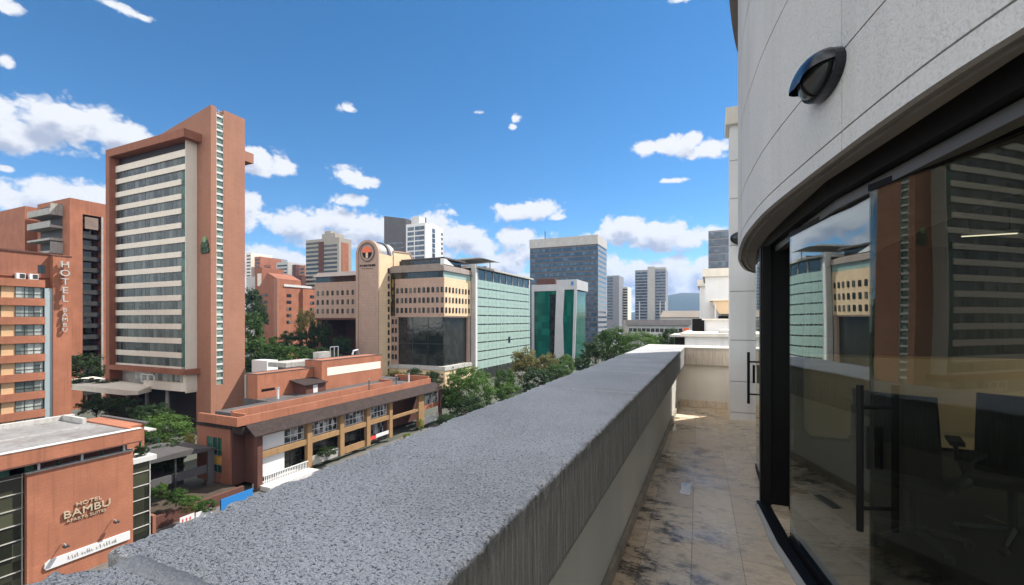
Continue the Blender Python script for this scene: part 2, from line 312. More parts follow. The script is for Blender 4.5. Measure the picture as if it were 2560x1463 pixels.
MT = dict(
 brick=surf('brick', BRICK, 0.9, 0.22, 0.25, 5.0, 0.5, course=0.35, stain=0.5), brick2=surf('brick_orange', (0.38, 0.148, 0.084), 0.9, 0.30, 0.35, 6.0, 0.55, course=0.3, stain=0.5),
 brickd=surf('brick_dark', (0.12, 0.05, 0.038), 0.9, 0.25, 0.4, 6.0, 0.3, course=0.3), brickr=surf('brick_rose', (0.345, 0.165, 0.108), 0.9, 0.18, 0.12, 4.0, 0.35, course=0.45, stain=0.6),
 cream=surf('cream_render', (0.70, 0.64, 0.55), 0.8, 0.08, 0.3, 4.0, 0.25, stain=0.6), stone=surf('stone_shade_tone', (0.44, 0.305, 0.24), 0.85, 0.12, 0.35, 5.0, 0.25, course=0.9, stain=0.55),  # stone: shade put into a darker copy for faces turned from the sun
 stone_lit=surf('stone_sunlit_tone', (0.76, 0.565, 0.365), 0.85, 0.12, 0.35, 5.0, 0.25, course=0.9, stain=0.6),  # lit copy of the same stone, sunlight put into its colour
 conc=surf('concrete', (0.40, 0.385, 0.36), 0.9, 0.2, 0.5, 8.0, 0.5, dirt=0.3), concl=surf('light_concrete', (0.46, 0.445, 0.42), 0.9, 0.12, 0.4, 8.0, 0.35, dirt=0.2),
 white=surf('white_render', (0.56, 0.55, 0.535), 0.8, 0.1, 0.4, 6.0, 0.3, stain=0.5), tile=surf('clay_roof', (0.034, 0.020, 0.017), 0.9, 0.45, 0.9, 9.0, 0.0, bump=0.6, bscale=6, dirt=0.5),
 membrane=surf('roof_membrane', (0.25, 0.245, 0.24), 0.7, 0.4, 0.25, 3.0, 0.0, dirt=0.85, dirtcol=(0.13, 0.10, 0.09)), darkroof=surf('dark_roof', (0.10, 0.09, 0.09), 0.8, 0.4, 0.6, 5.0, 0.0, dirt=0.4),
 teal=surf('pale_green_panel', (0.33, 0.45, 0.40), 0.35, 0.2, 0.5, 4.0, 0.15, stain=0.7), grey=surf('grey_panel', (0.25, 0.25, 0.265), 0.6, 0.1, 0.3, 4.0, 0.3), dgrey=surf('dark_grey_panel', (0.10, 0.095, 0.10), 0.6, 0.2, 0.3, 4.0, 0.2),
 asphalt=surf('asphalt', (0.05, 0.05, 0.052), 0.9, 0.3, 0.6, 12.0, bump=0.2), paving=surf('paving', (0.13, 0.12, 0.11), 0.9, 0.2, 0.5, 6.0, dirt=0.4), soil=surf('soil', (0.07, 0.05, 0.035), 0.95, 0.4, 1.0, 9.0),
 ground=surf('city_ground', (0.10, 0.105, 0.085), 0.95, 0.4, 0.02, 0.3, dirt=0.4, dirtcol=(0.05, 0.075, 0.03)), hill=surf('hill_forest', (0.045, 0.065, 0.035), 0.95, 0.35, 0.002, 0.02),
 metal=plain('dark_metal', (0.03, 0.03, 0.033), 0.4), black=plain('black_frame', (0.006, 0.006, 0.0065), 0.5, 0.0, 0.15), alu=plain('aluminium', (0.5, 0.5, 0.52), 0.35, 0.8), whitep=plain('white_paint', (0.6, 0.6, 0.6), 0.5),
 gilt=plain('pale_gilt', (0.55, 0.47, 0.34), 0.4, 0.3), blue=plain('blue_board', (0.02, 0.17, 0.45), 0.5), red=plain('red_paint', (0.6, 0.05, 0.04), 0.5), orange=plain('orange_sign', (0.75, 0.13, 0.04), 0.5),
 wood=surf('ochre_beam', (0.31, 0.185, 0.085), 0.8, 0.2, 0.8, 9.0, 0.3), bark=surf('bark', (0.09, 0.065, 0.045), 0.95, 0.3, 2.0, 12.0), purple=surf('purple_band', (0.035, 0.028, 0.036), 0.7, 0.2),
 sgl=wglass('stair_glass', (0.09, 0.135, 0.115), (0.24, 0.31, 0.27), 0.6, 0.7, 1.37, 0.25, spec=0.35), frame=surf('frame_render', (0.42, 0.42, 0.43), 0.7, 0.1, 0.3), hglass=wglass('hotel_glass', (0.016, 0.022, 0.024), (0.11, 0.135, 0.125), 0.5, 1.3, 2.76, 0.25, blinds=0.3, spec=0.35), gglass=wglass('green_glass', (0.012, 0.055, 0.036), (0.05, 0.14, 0.10), 0.6, 1.4, 2.76, 0.2, spec=0.3),
 dglass=wglass('dark_glass', (0.010, 0.013, 0.012), (0.026, 0.028, 0.023), 0.5, 1.3, 1.5, 0.06), cglass=wglass('curtain_glass', (0.08, 0.10, 0.095), (0.42, 0.45, 0.42), 0.8, 0.8, 3.0, 0.2, blinds=0.4),
 bglass=wglass('blue_glass', (0.035, 0.06, 0.09), (0.10, 0.14, 0.19), 0.5, 1.5, 3.4, 0.1), tglass=wglass('teal_glass', (0.002, 0.07, 0.048), (0.01, 0.13, 0.09), 0.5, 2.0, 3.4, 0.12, spec=0.4),
 oglass=wglass('olive_glass', (0.012, 0.014, 0.008), (0.07, 0.075, 0.045), 0.6, 1.1, 1.4, 0.1), sglass=wglass('strip_glass', (0.02, 0.03, 0.03), (0.09, 0.11, 0.10), 0.5, 1.2, 3.2, 0.1),
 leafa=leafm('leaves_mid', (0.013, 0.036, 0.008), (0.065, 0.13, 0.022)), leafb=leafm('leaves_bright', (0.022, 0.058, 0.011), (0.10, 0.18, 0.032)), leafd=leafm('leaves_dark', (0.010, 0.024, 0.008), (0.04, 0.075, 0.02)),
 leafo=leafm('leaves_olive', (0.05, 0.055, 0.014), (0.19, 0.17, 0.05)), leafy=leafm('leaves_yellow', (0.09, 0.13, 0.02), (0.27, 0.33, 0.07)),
)
# ------------------------------------------------------------------ terrace materials
def m_stucco(name, col=(0.60, 0.588, 0.565), pit=0.5, drip=0.35):
    m, t, out = nodes(name); tc = N(t, 'ShaderNodeTexCoord'); oc = tc.outputs['Object']
    n1 = N(t, 'ShaderNodeTexNoise', {'Vector': oc, 'Scale': 0.9, 'Detail': 5.0}); n2 = N(t, 'ShaderNodeTexNoise', {'Vector': oc, 'Scale': 75.0, 'Detail': 4.0, 'Roughness': 0.65})
    mp = N(t, 'ShaderNodeMapping', {'Vector': oc, 'Scale': (3.0, 3.0, 0.12)}); n3 = N(t, 'ShaderNodeTexNoise', {'Vector': mp.outputs[0], 'Scale': 1.5, 'Detail': 6.0})
    c = mixc(t, ramp(t, n1.outputs['Fac'], 0.3, 0.7), dk(col, 0.9), dk(col, 1.04))
    c = mixc(t, ramp(t, n3.outputs['Fac'], 0.5, 0.75, 0, drip), c, dk(col, 0.6))
    c = mixc(t, ramp(t, n2.outputs['Fac'], 0.36, 0.5, 0.5 * pit, 0), c, dk(col, 0.4))
    b = N(t, 'ShaderNodeBsdfPrincipled', {'Base Color': c, 'Roughness': 0.9, 'Specular IOR Level': 0.25})
    bm = N(t, 'ShaderNodeBump', {'Height': n2.outputs['Fac'], 'Strength': 0.8 * pit, 'Distance': 0.012}); t.links.new(bm.outputs[0], b.inputs['Normal'])
    t.links.new(b.outputs[0], out.inputs[0]); return m
def m_coping(name, col=(0.41, 0.412, 0.425), scol=(0.42, 0.412, 0.395), sd=0.45):
    """washed exposed-grain concrete: pale grains, dark pits, upright faces streaked by rain"""
    m, t, out = nodes(name); tc = N(t, 'ShaderNodeTexCoord'); oc = tc.outputs['Object']; gm = N(t, 'ShaderNodeNewGeometry')
    wv = N(t, 'ShaderNodeTexNoise', {'Vector': oc, 'Scale': 14.0, 'Detail': 3.0})
    ov = N(t, 'ShaderNodeVectorMath', {0: wv.outputs['Color'], 1: (0.007, 0.007, 0.007)}, operation='MULTIPLY')
    o2 = N(t, 'ShaderNodeVectorMath', {0: oc, 1: ov.outputs[0]}, operation='ADD')
    st = N(t, 'ShaderNodeMapping', {'Vector': o2.outputs[0], 'Rotation': (0, 0, 0.5), 'Scale': (0.72, 1.25, 1)})
    v1 = N(t, 'ShaderNodeTexVoronoi', {'Vector': st.outputs[0], 'Scale': 270.0}); v2 = N(t, 'ShaderNodeTexVoronoi', {'Vector': st.outputs[0], 'Scale': 175.0})
    n1 = N(t, 'ShaderNodeTexNoise', {'Vector': oc, 'Scale': 1.6, 'Detail': 6.0}); n2 = N(t, 'ShaderNodeTexNoise', {'Vector': oc, 'Scale': 120.0, 'Detail': 4.0, 'Roughness': 0.6})
    c = mixc(t, ramp(t, n1.outputs['Fac'], 0.35, 0.65), (col[0]*0.76, col[1]*0.765, col[2]*0.74), dk(col, 1.14))
    oi = N(t, 'ShaderNodeObjectInfo'); c = mixc(t, mth(t, 'MULTIPLY', oi.outputs['Random'], 0.22), c, dk(col, 0.45))
    sep = N(t, 'ShaderNodeSeparateColor', {0: v1.outputs['Color']})
    c = mixc(t, ramp(t, sep.outputs[0], 0.0, 1.0, 0.0, 0.55), c, dk(col, 1.55))
    pit = mth(t, 'MULTIPLY', ramp(t, v2.outputs['Distance'], 0.42, 0.68), ramp(t, n2.outputs['Fac'], 0.525, 0.60))
    grain = ramp(t, v1.outputs['Distance'], 0.5, 0.95)
    dark = mth(t, 'MAXIMUM', pit, mth(t, 'MULTIPLY', grain, 0.35))
    c = mixc(t, mth(t, 'MULTIPLY', dark, 0.8), c, (0.05, 0.05, 0.055))
    nz = N(t, 'ShaderNodeSeparateXYZ', {0: gm.outputs['Normal']}); side = ramp(t, mth(t, 'ABSOLUTE', nz.outputs[2]), 0.75, 0.3)
    mp = N(t, 'ShaderNodeMapping', {'Vector': oc, 'Scale': (55.0, 55.0, 3.0)}); n3 = N(t, 'ShaderNodeTexNoise', {'Vector': mp.outputs[0], 'Scale': 1.3, 'Detail': 6.0, 'Roughness': 0.65})
    cs = mixc(t, ramp(t, n3.outputs['Fac'], 0.33, 0.66), dk(scol, sd), scol)
    sp = N(t, 'ShaderNodeSeparateXYZ', {0: oc}); cs = mixc(t, ramp(t, sp.outputs[2], 1.03, 1.105, 0.0, 0.55), cs, dk(scol, 0.2))
    c = mixc(t, side, c, cs)
    b = N(t, 'ShaderNodeBsdfPrincipled', {'Base Color': c, 'Roughness': 0.85, 'Specular IOR Level': 0.3})
    h = mth(t, 'SUBTRACT', mth(t, 'MULTIPLY', n2.outputs['Fac'], 0.6), mth(t, 'MULTIPLY', dark, 1.0))
    bm = N(t, 'ShaderNodeBump', {'Height': h, 'Strength': 0.75, 'Distance': 0.008}); t.links.new(bm.outputs[0], b.inputs['Normal'])
    t.links.new(b.outputs[0], out.inputs[0]); return m
def m_marble(name):
    """travertine slabs in three lanes, each slab its own tone, with black mould and damp"""
    m, t, out = nodes(name); tc = N(t, 'ShaderNodeTexCoord'); oc = tc.outputs['Object']; sp = N(t, 'ShaderNodeSeparateXYZ', {0: oc})
    xs = mth(t, 'ADD', sp.outputs[0], mth(t, 'MULTIPLY_ADD', sp.outputs[1], 0.025, 0.045))
    u = mth(t, 'DIVIDE', xs, 0.31); lane = mth(t, 'FLOOR', u)
    v = mth(t, 'DIVIDE', mth(t, 'ADD', sp.outputs[1], mth(t, 'MULTIPLY', lane, 0.37)), 0.93)
    cb = N(t, 'ShaderNodeCombineXYZ', {0: lane, 1: mth(t, 'FLOOR', v)}); wnn = N(t, 'ShaderNodeTexWhiteNoise', {'Vector': cb.outputs[0]}, noise_dimensions='2D')
    sc = N(t, 'ShaderNodeSeparateColor', {0: wnn.outputs['Color']})
    c = mixc(t, sc.outputs[0], (0.70, 0.53, 0.355), (0.80, 0.68, 0.52)); c = mixc(t, ramp(t, sc.outputs[1], 0.55, 1, 0, 0.6), c, (0.64, 0.55, 0.45))
    mp = N(t, 'ShaderNodeMapping', {'Vector': oc, 'Scale': (2.6, 4.6, 1.0), 'Rotation': (0, 0, 0.25)})
    n1 = N(t, 'ShaderNodeTexNoise', {'Vector': mp.outputs[0], 'Scale': 1.9, 'Detail': 12.0, 'Roughness': 0.78}); n2 = N(t, 'ShaderNodeTexNoise', {'Vector': oc, 'Scale': 1.3, 'Detail': 6.0, 'Roughness': 0.65})
    n4 = N(t, 'ShaderNodeTexNoise', {'Vector': mp.outputs[0], 'Scale': 9.0, 'Detail': 8.0, 'Roughness': 0.7})
    c = mixc(t, ramp(t, n4.outputs['Fac'], 0.35, 0.65, 0.4, 0), c, (0.34, 0.25, 0.16))
    left = ramp(t, sp.outputs[0], 0.15, -0.35, 0.35, 1.0)
    mould = mth(t, 'MULTIPLY', mth(t, 'MULTIPLY', ramp(t, n1.outputs['Fac'], 0.49, 0.56), ramp(t, n2.outputs['Fac'], 0.40, 0.52)), left)
    c = mixc(t, mth(t, 'MULTIPLY', mould, 0.93), c, (0.035, 0.033, 0.032))
    damp = mth(t, 'MULTIPLY', ramp(t, n2.outputs['Fac'], 0.5, 0.66), left); c = mixc(t, mth(t, 'MULTIPLY', damp, 0.5), c, (0.12, 0.10, 0.08))
    e1 = mth(t, 'PINGPONG', u, 0.5); e2 = mth(t, 'PINGPONG', v, 0.5)
    j = mth(t, 'MAXIMUM', mth(t, 'LESS_THAN', e1, 0.009), mth(t, 'LESS_THAN', e2, 0.003))
    c = mixc(t, mth(t, 'MULTIPLY', j, 0.5), c, (0.06, 0.05, 0.04))
    r = ramp(t, n2.outputs['Fac'], 0.44, 0.62, 0.45, 0.15)
    b = N(t, 'ShaderNodeBsdfPrincipled', {'Base Color': c, 'Roughness': r, 'Specular IOR Level': 0.45})
    bm = N(t, 'ShaderNodeBump', {'Height': mth(t, 'SUBTRACT', n4.outputs['Fac'], j), 'Strength': 0.25, 'Distance': 0.006}); t.links.new(bm.outputs[0], b.inputs['Normal'])
    t.links.new(b.outputs[0], out.inputs[0]); return m
def m_pane(name, tint, ior, k):
    m, t, out = nodes(name); g0 = N(t, 'ShaderNodeNewGeometry')
    fr = N(t, 'ShaderNodeFresnel', {'IOR': ramp(t, g0.outputs['Backfacing'], 0, 1, ior, 1/ior)})
    gm = N(t, 'ShaderNodeTexCoord'); nz = N(t, 'ShaderNodeTexNoise', {'Vector': gm.outputs['Object'], 'Scale': 0.9, 'Detail': 1.0})
    bm = N(t, 'ShaderNodeBump', {'Height': nz.outputs['Fac'], 'Strength': 0.012, 'Distance': 0.3})
    gl = N(t, 'ShaderNodeBsdfGlossy', {'Color': (0.92, 0.96, 0.95, 1), 'Roughness': 0.0, 'Normal': bm.outputs[0]}); tr = N(t, 'ShaderNodeBsdfTransparent', {'Color': (*tint, 1)})
    x = N(t, 'ShaderNodeMixShader', {0: ramp(t, fr.outputs[0], 0, 1.0, 0.0, k), 1: tr.outputs[0], 2: gl.outputs[0]}); t.links.new(x.outputs[0], out.inputs[0]); return m
STUCCO = m_stucco('stucco'); STUCCO2 = m_stucco('smooth_stucco', (0.80, 0.79, 0.78), 0.2); CREAMW = m_stucco('cream_plaster', (0.78, 0.72, 0.63), 0.2)
SOFF = m_stucco('soffit_bounce_tone', (0.30, 0.275, 0.24), 0.3); COPE = m_coping('washed_concrete'); COPEL = m_coping('pale_washed_concrete', (0.55, 0.52, 0.47), (0.66, 0.56, 0.45), 0.6); MARB = m_marble('travertine'); PANE = m_pane('window_glass', (0.63, 0.67, 0.645), 1.55, 1.0); FILM = m_pane('mirror_film_glass', (0.66, 0.70, 0.68), 1.8, 1.5)  # soffit plaster: warm bounce and shade put into a browner colour

# ------------------------------------------------------------------ terrace floor and parapet
fl = MB(); fl.add([(-0.6,-2.5,0),(1.9,-2.5,0),(1.2,1.0,0),(0.75,2.6,0),(0.9,8.05,0),(0.9,8.95,0),(-0.6,8.95,0)], [(0,1,2,3,4,5,6)])
tag(fl.build('terrace_floor', MARB), None, None, kind='structure')
pd = MB(); pts = []
pts = [(-0.275,4.40,.003),(-0.185,4.38,.003),(-0.18,4.52,.003),(-0.19,4.70,.003),(-0.265,4.71,.003),(-0.28,4.55,.003)]
pd.add(pts, [tuple(range(6))]); tag(pd.build('puddle', plain('still_water', (0.08, 0.085, 0.09), 0.02, 0.0, 1.0)), 'small shallow puddle shining on the travertine terrace floor', 'puddle')

par = thing('parapet_wall', (-0.85, 3.7, 0), 'thick grey parapet with rough stone coping along the open side of the terrace', 'parapet')
w = MB(); w.box(-1.08, -0.58, -2.5, 9.43, -0.9, 0.78); w.build('wall', m_stucco('grey_plaster', (0.58, 0.575, 0.54), 0.2, 0.12), par); w = MB(); w.box(-0.58, 2.6, 8.9, 9.43, -0.9, 0.78); w.build('end_wall', CREAMW, par)
sk = MB(); sk.box(-0.578, -0.552, -2.5, 8.872, 0.0, 0.085); sk.build('skirting', surf('marble_skirting', (0.36, 0.32, 0.26), 0.5, 0.3, 3, 20, dirt=0.5), par, bevel=0.003)
for k in range(4):
    x0 = -0.55 + k * 0.2025; s2 = MB(); s2.box(x0, x0 + 0.195, 8.872, 8.898, 0.0, 0.13); s2.build('skirting_tile', MARB, par, bevel=0.003)
def coping(y0, y1, step, chip=False, m=COPE):
    X0, X1, Z0, Z1, r = -1.2, -0.46, 0.78, 1.10, 0.014
    prof = [(X0, Z0 + (Z1 - r - Z0) * k / 8) for k in range(8)] + [(X0 + r - r*cos(a), Z1 - r + r*sin(a)) for a in (0, 0.4, 0.8, 1.2, pi/2)]
    n = max(6, int((X1 - X0 - 2*r) / step)); prof += [(X0 + r + (X1 - X0 - 2*r) * k / n, Z1) for k in range(1, n)]
    prof += [(X1 - r + r*sin(a), Z1 - r + r*cos(a)) for a in (0, 0.4, 0.8, 1.2, pi/2)] + [(X1, Z1 - r - (Z1 - r - Z0) * k / 14) for k in range(1, 15)]
    ny = max(2, int((y1 - y0) / step)); vs = []; fs = []; np_ = len(prof)
    for j in range(ny + 1):
        y = y0 + (y1 - y0) * j / ny
        for i, (x, z) in enumerate(prof):
            p = Vector((x, y, z)); d = noise.noise(p * 55) * 0.0022 + noise.noise(p * 130) * 0.0014
            near = max(0, 1 - min(abs(x - X1), abs(x - X0)) / 0.03) * max(0, 1 - abs(z - Z1) / 0.05)
            rag = (noise.noise(Vector((x * 3, y * 20, 7))) * 0.014 + noise.noise(Vector((x*3, y * 60, 3))) * 0.011) * near
            dx = (d + rag) if x >= X1 - r else (-d - rag if x <= X0 + r else 0); dz = (d + 0.8 * min(rag, 0.002)) if z > Z1 - r * 1.2 else 0
            e = min(y - y0, y1 - y); dz -= 0.006 * max(0, 1 - e / 0.012) if z > Z1 - 0.03 else 0
            if chip:
                q = sqrt(((x - X0) / 0.085) ** 2 + ((y - y1) / 0.075) ** 2)
                if q < 1 and z > 0.9: dz -= 0.16 * (1 - q * q); dx += 0.02 * (1 - q)
            vs.append((x + dx, y, z + dz))
    for j in range(ny):
        for i in range(np_ - 1): a = j * np_ + i; fs.append((a, a + 1, a + np_ + 1, a + np_))
    fs += [tuple(reversed(range(np_))), tuple(range(ny * np_, (ny + 1) * np_))]
    fs += [(0, np_, 2*np_-1, np_-1)] if ny == 1 else [tuple([j * np_ for j in range(ny + 1)] + [j * np_ + np_ - 1 for j in range(ny, -1, -1)])]
    b = MB(); b.add(vs, fs); o = b.build('coping_stone', m, par, smooth=True); return o
for (a, b, st, ch) in ((-2.5, 0.521, 0.011, True), (0.533, 3.137, 0.011, False), (3.163, 4.387, 0.016, False), (4.413, 6.6, 0.025, False), (6.614, 8.775, 0.03, False)): coping(a, b, st, ch)
e = MB(); e.box(-1.2, 2.6, 8.78, 9.55, 0.78, 1.10); e.build('coping_stone', COPEL, par, bevel=0.012, label='sunlit coping stone across the far end wall')
mo = MB(); L = 40; vs = []
for k in range(L + 1):
    x = -1.115 + 0.66 * k / L; c = 0.527 - 0.010 * k / L; wd = 0.020 + 0.012 * noise.noise(Vector((x * 9, 1, 0))) + 0.012 * (1 - k / L)
    for q in range(7):
        f = q / 3 - 1; vs.append((x, c + wd * f + 0.004 * noise.noise(Vector((x * 30, q, 5))), 1.0965 + 0.0065 * (1 - f * f) + 0.001 * noise.noise(Vector((x * 40, q * 2, 1)))))
mo.add(vs, [(k*7+q, (k+1)*7+q, (k+1)*7+q+1, k*7+q+1) for k in range(L) for q in range(6)]); mo.build('mortar_joint', surf('smooth_mortar', (0.29, 0.292, 0.30), 0.9, 0.25, 6, 60, bump=0.35, bscale=120), par, smooth=True)

# ------------------------------------------------------------------ the curved building on the right
bld = thing('curved_building', (2.0, 4.0, 0), 'pale stucco building with a curved overhanging wall above dark glass doors', 'building')
raw = [(1.85,-0.95),(1.38,0.0),(1.12,0.53),(0.89,1.05),(0.70,1.52),(0.568,1.99),(0.418,2.78),(0.327,3.35),(0.283,3.81),(0.251,4.39),(0.255,5.22),(0.296,6.14),(0.42,7.2),(0.58,7.8),(0.70,7.98)]
def crom(P, n=6):
    o = []
    for i in range(len(P) - 1):
        p = [Vector(P[max(0, min(len(P) - 1, i + k)) ]) for k in (-1, 0, 1, 2)]
        for q in range(n):
            s = q / n; o.append(0.5 * ((2*p[1]) + (p[2]-p[0])*s + (2*p[0]-5*p[1]+4*p[2]-p[3])*s*s + (3*p[1]-p[0]-3*p[2]+p[3])*s**3))
    return o + [Vector(P[-1])]
OUT = crom(raw)
def inset(L, d):
    o = []
    for i, p in enumerate(L):
        t_ = (L[min(i+1, len(L)-1)] - L[max(i-1, 0)]).normalized(); o.append(p + Vector((t_.y, -t_.x)) * d)
    return o
ZS = 2.35
wall = MB(); back = MB(); back.strip(inset(OUT, 0.014), 0.22, ZS - 0.005, 7.0)
cuts = [0.95, 2.31, 4.6]; segs = []; cur = [OUT[0]]
for p, q in zip(OUT, OUT[1:]):
    for c in cuts:
        if p.y < c <= q.y:
            s = (c - p.y) / (q.y - p.y); mid = p.lerp(q, s); dd = (q - p).normalized() * 0.003; cur.append(mid - dd); segs.append(cur); cur = [mid + dd]
    cur.append(q)
segs.append(cur)
zz = [ZS - 0.03, 2.397, 2.405, 2.737, 2.745, 3.40, 3.408, 4.1, 4.113, 4.9, 4.913, 7.0]
for sg in segs:
    for a, b in zip(zz[::2], zz[1::2]): wall.strip(sg, 0.03, a, b)
wall.build('curved_wall', STUCCO, bld); back.build('wall_core', surf('joint_backing', (0.40, 0.39, 0.38), 0.9), bld)  # plain grey core seen in the open wall joints
sf = MB(); sf.strip(inset(OUT, 0.034), 1.3, ZS - 0.012, ZS - 0.006); sf.build('soffit', SOFF, bld)
rg = MB(); rg.strip(inset(OUT, 0.075), 0.012, ZS - 0.022, ZS - 0.013); rg.build('drip_groove', MT['conc'], bld)
cn = MB(); cn.strip(inset(OUT, -0.10), 0.4, 5.5, 5.75); cn.build('cornice', surf('stained_cornice', (0.22, 0.20, 0.18), 0.9, 0.3, 1.5), bld, bevel=0.01)
rf = MB(); rf.prism([(0.5,3.5),(1.0,2),(2,-1),(12,-1.2),(12,7.9),(0.9,7.9)], 6.6, 6.9); rf.build('roof_slab', MT['conc'], bld)
# pillar and side wall with real joints
pw = MB(); zj = [-0.9, 0.115, 0.127, 0.61, 0.622, 1.27, 1.282, 2.05, 2.062, 2.79, 2.802, 3.54, 3.552, 4.15, 4.162, 4.72]
for a, b in zip(zj[::2], zj[1::2]): pw.box(0.26, 3.0, 8.0, 8.5, a, b)
pw.build('pillar', STUCCO2, bld); pk = MB(); pk.box(0.272, 2.99, 8.012, 8.49, -0.8, 4.7); pk.build('pillar_core', MT['conc'], bld)
pc = MB(); pc.box(0.20, 3.05, 7.94, 8.54, 4.72, 5.0); pc.build('pillar_coping', CREAMW, bld, bevel=0.012)
lw = MB(); lw.box(-1.02, 14, -12, 9.40, GZ, -0.92); lw.build('lower_facade', MT['concl'], bld)
# back of the rooms
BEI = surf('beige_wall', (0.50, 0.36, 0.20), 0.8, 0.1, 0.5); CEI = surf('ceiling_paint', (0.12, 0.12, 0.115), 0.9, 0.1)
rm = MB(); rm.box(6.0, 6.1, -2.4, 7.9, 0, 0.75); rm.box(6.0, 6.1, -2.4, 7.9, 2.3, 2.7); rm.box(1.9, 6.0, -2.4, -2.3, 0, 2.7); rm.build('inner_wall', BEI, bld); rm = MB(); rm.box(0.9, 6.0, 7.6, 7.7, 0, 2.7); rm.build('room_end_wall', plain('unlit_wall_tone', (0.03, 0.028, 0.026), 0.6), bld)  # end wall coloured near-black to read as unlit
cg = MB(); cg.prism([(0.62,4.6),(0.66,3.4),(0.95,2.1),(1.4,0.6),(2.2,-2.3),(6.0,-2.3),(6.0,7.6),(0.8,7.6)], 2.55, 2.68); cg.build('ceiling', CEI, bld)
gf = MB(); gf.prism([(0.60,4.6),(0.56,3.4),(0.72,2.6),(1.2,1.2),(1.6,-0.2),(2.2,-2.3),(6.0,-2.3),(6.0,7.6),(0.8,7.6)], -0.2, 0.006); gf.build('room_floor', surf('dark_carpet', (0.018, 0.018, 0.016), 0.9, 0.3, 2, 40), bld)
# frames: header, jamb, floor track
HL = [Vector(p) for p in ((1.60,-0.6),(1.14,0.6),(0.79,1.67),(0.67,2.29),(0.555,2.87),(0.49,3.75),(0.45,4.45),(0.44,5.4),(0.50,6.4),(0.78,7.6))]
hd = MB(); hd.strip(HL, 0.16, 2.245, 2.342); hd.build('window_header', MT['black'], bld)
h2 = MB(); h2.strip([p + Vector((0.05, 0)) for p in HL], 0.06, 2.19, 2.24); h2.build('header_rail', plain('dull_rail', (0.13, 0.13, 0.125), 0.4, 0.5), bld)
jb = MB(); jb.box(0.388, 0.605, 4.47, 4.58, 0.0, 2.24); jb.box(0.40, 0.47, 4.44, 4.47, 0, 2.24); jb.build('jamb_post', MT['black'], bld, bevel=0.004)
tk = MB(); tk.strip([Vector((0.445, 4.47)), Vector((0.515, 3.7)), Vector((0.70, 2.6)), Vector((1.15, 1.25))], 0.09, 0.006, 0.02); tk.build('floor_track', MT['black'], bld)
sl = MB(); sl.strip([Vector((0.40, 4.4)), Vector((0.44, 3.7)), Vector((0.52, 3.2)), Vector((0.62, 2.6)), Vector((1.0, 1.3))], 0.06, 0.001, 0.012); sl.build('threshold', MT['concl'], bld)
def door(p0, p1, z0, z1, th, label, hpos=None, glass=None, hside=-1, hz=(0.72, 1.30), lock=True):
    """frameless glass leaf from p0 (free edge) to p1 (hinge)"""
    p0, p1 = Vector(p0), Vector(p1); d = (p1 - p0).normalized(); n = Vector((-d.y, d.x)); n = n if n.x < 0 else -n
    t = thing('glass_door', (p0.x, p0.y, z0), label, 'door', 'glass doors along the terrace')
    g = MB(); q = [p0, p1, p1 - n * th, p0 - n * th]; g.add([(a.x, a.y, z0) for a in q] + [(a.x, a.y, z1) for a in q], [(0,1,5,4),(3,7,6,2),(0,4,7,3),(1,2,6,5),(4,5,6,7),(0,3,2,1)]); g.build('glass_panel', glass or PANE, t)
    r = MB(); 
    for za, zb in ((z0 - 0.0, z0 + 0.05), (z1 - 0.0, z1 + 0.03)):
        q2 = [p0 + n*0.006, p1 + n*0.006, p1 - n*(th+0.006), p0 - n*(th+0.006)]; r.add([(a.x, a.y, za) for a in q2] + [(a.x, a.y, zb) for a in q2], [(0,1,5,4),(3,7,6,2),(0,4,7,3),(1,2,6,5),(4,5,6,7),(0,3,2,1)])
    r.build('rail', MT['black'], t)
    if hpos is not None:
        c = p0 + d * hpos; o = c + n * 0.075; h = MB()
        h.tube([(o.x, o.y, hz[0]), (o.x, o.y, hz[1])], 0.014, 10)
        for z in (hz[0] + 0.1, hz[1] - 0.1): h.tube([(c.x, c.y, z), (o.x, o.y, z)], 0.009, 8)
        h.build('handle', MT['black'], t, smooth=False)
    if lock:
        c = p0 + d * 0.03; lk = MB(); lk.tube([(c.x + n.x*0.02, c.y + n.y*0.02, 0.93), (c.x + n.x*0.02, c.y + n.y*0.02, 1.12)], 0.016, 4); lk.build('lock_plate', MT['black'], t)
    return t
door((0.503, 3.694), (0.681, 2.610), 0.022, 2.185, 0.012, 'tall clear glass door leaf reflecting the green office and sky, beside the black jamb', None, FILM, lock=False)
door((0.655, 2.530), (1.12, 1.294), 0.022, 2.185, 0.012, 'dark glass door leaf slightly ajar, reflecting the brick hotel tower', 0.05, hz=(0.66, 1.31))
door((0.425, 5.42), (0.43, 4.60), 0.022, 2.185, 0.012, 'closed glass door beyond the black jamb, seen almost edge on with its bar handle', 0.10, hz=(0.72, 1.26))
dk2 = MB(); dk2.strip([Vector((1.13, 1.28)), Vector((1.45, 0.2)), Vector((2.0, -1.6))], 0.012, 0.022, 2.185); dk2.build('fixed_glazing', PANE, bld)
dk3 = MB(); dk3.strip([Vector((0.44, 5.44)), Vector((0.52, 6.5)), Vector((0.80, 7.55))], 0.012, 0.022, 2.185); dk3.build('fixed_glazing', PANE, bld)

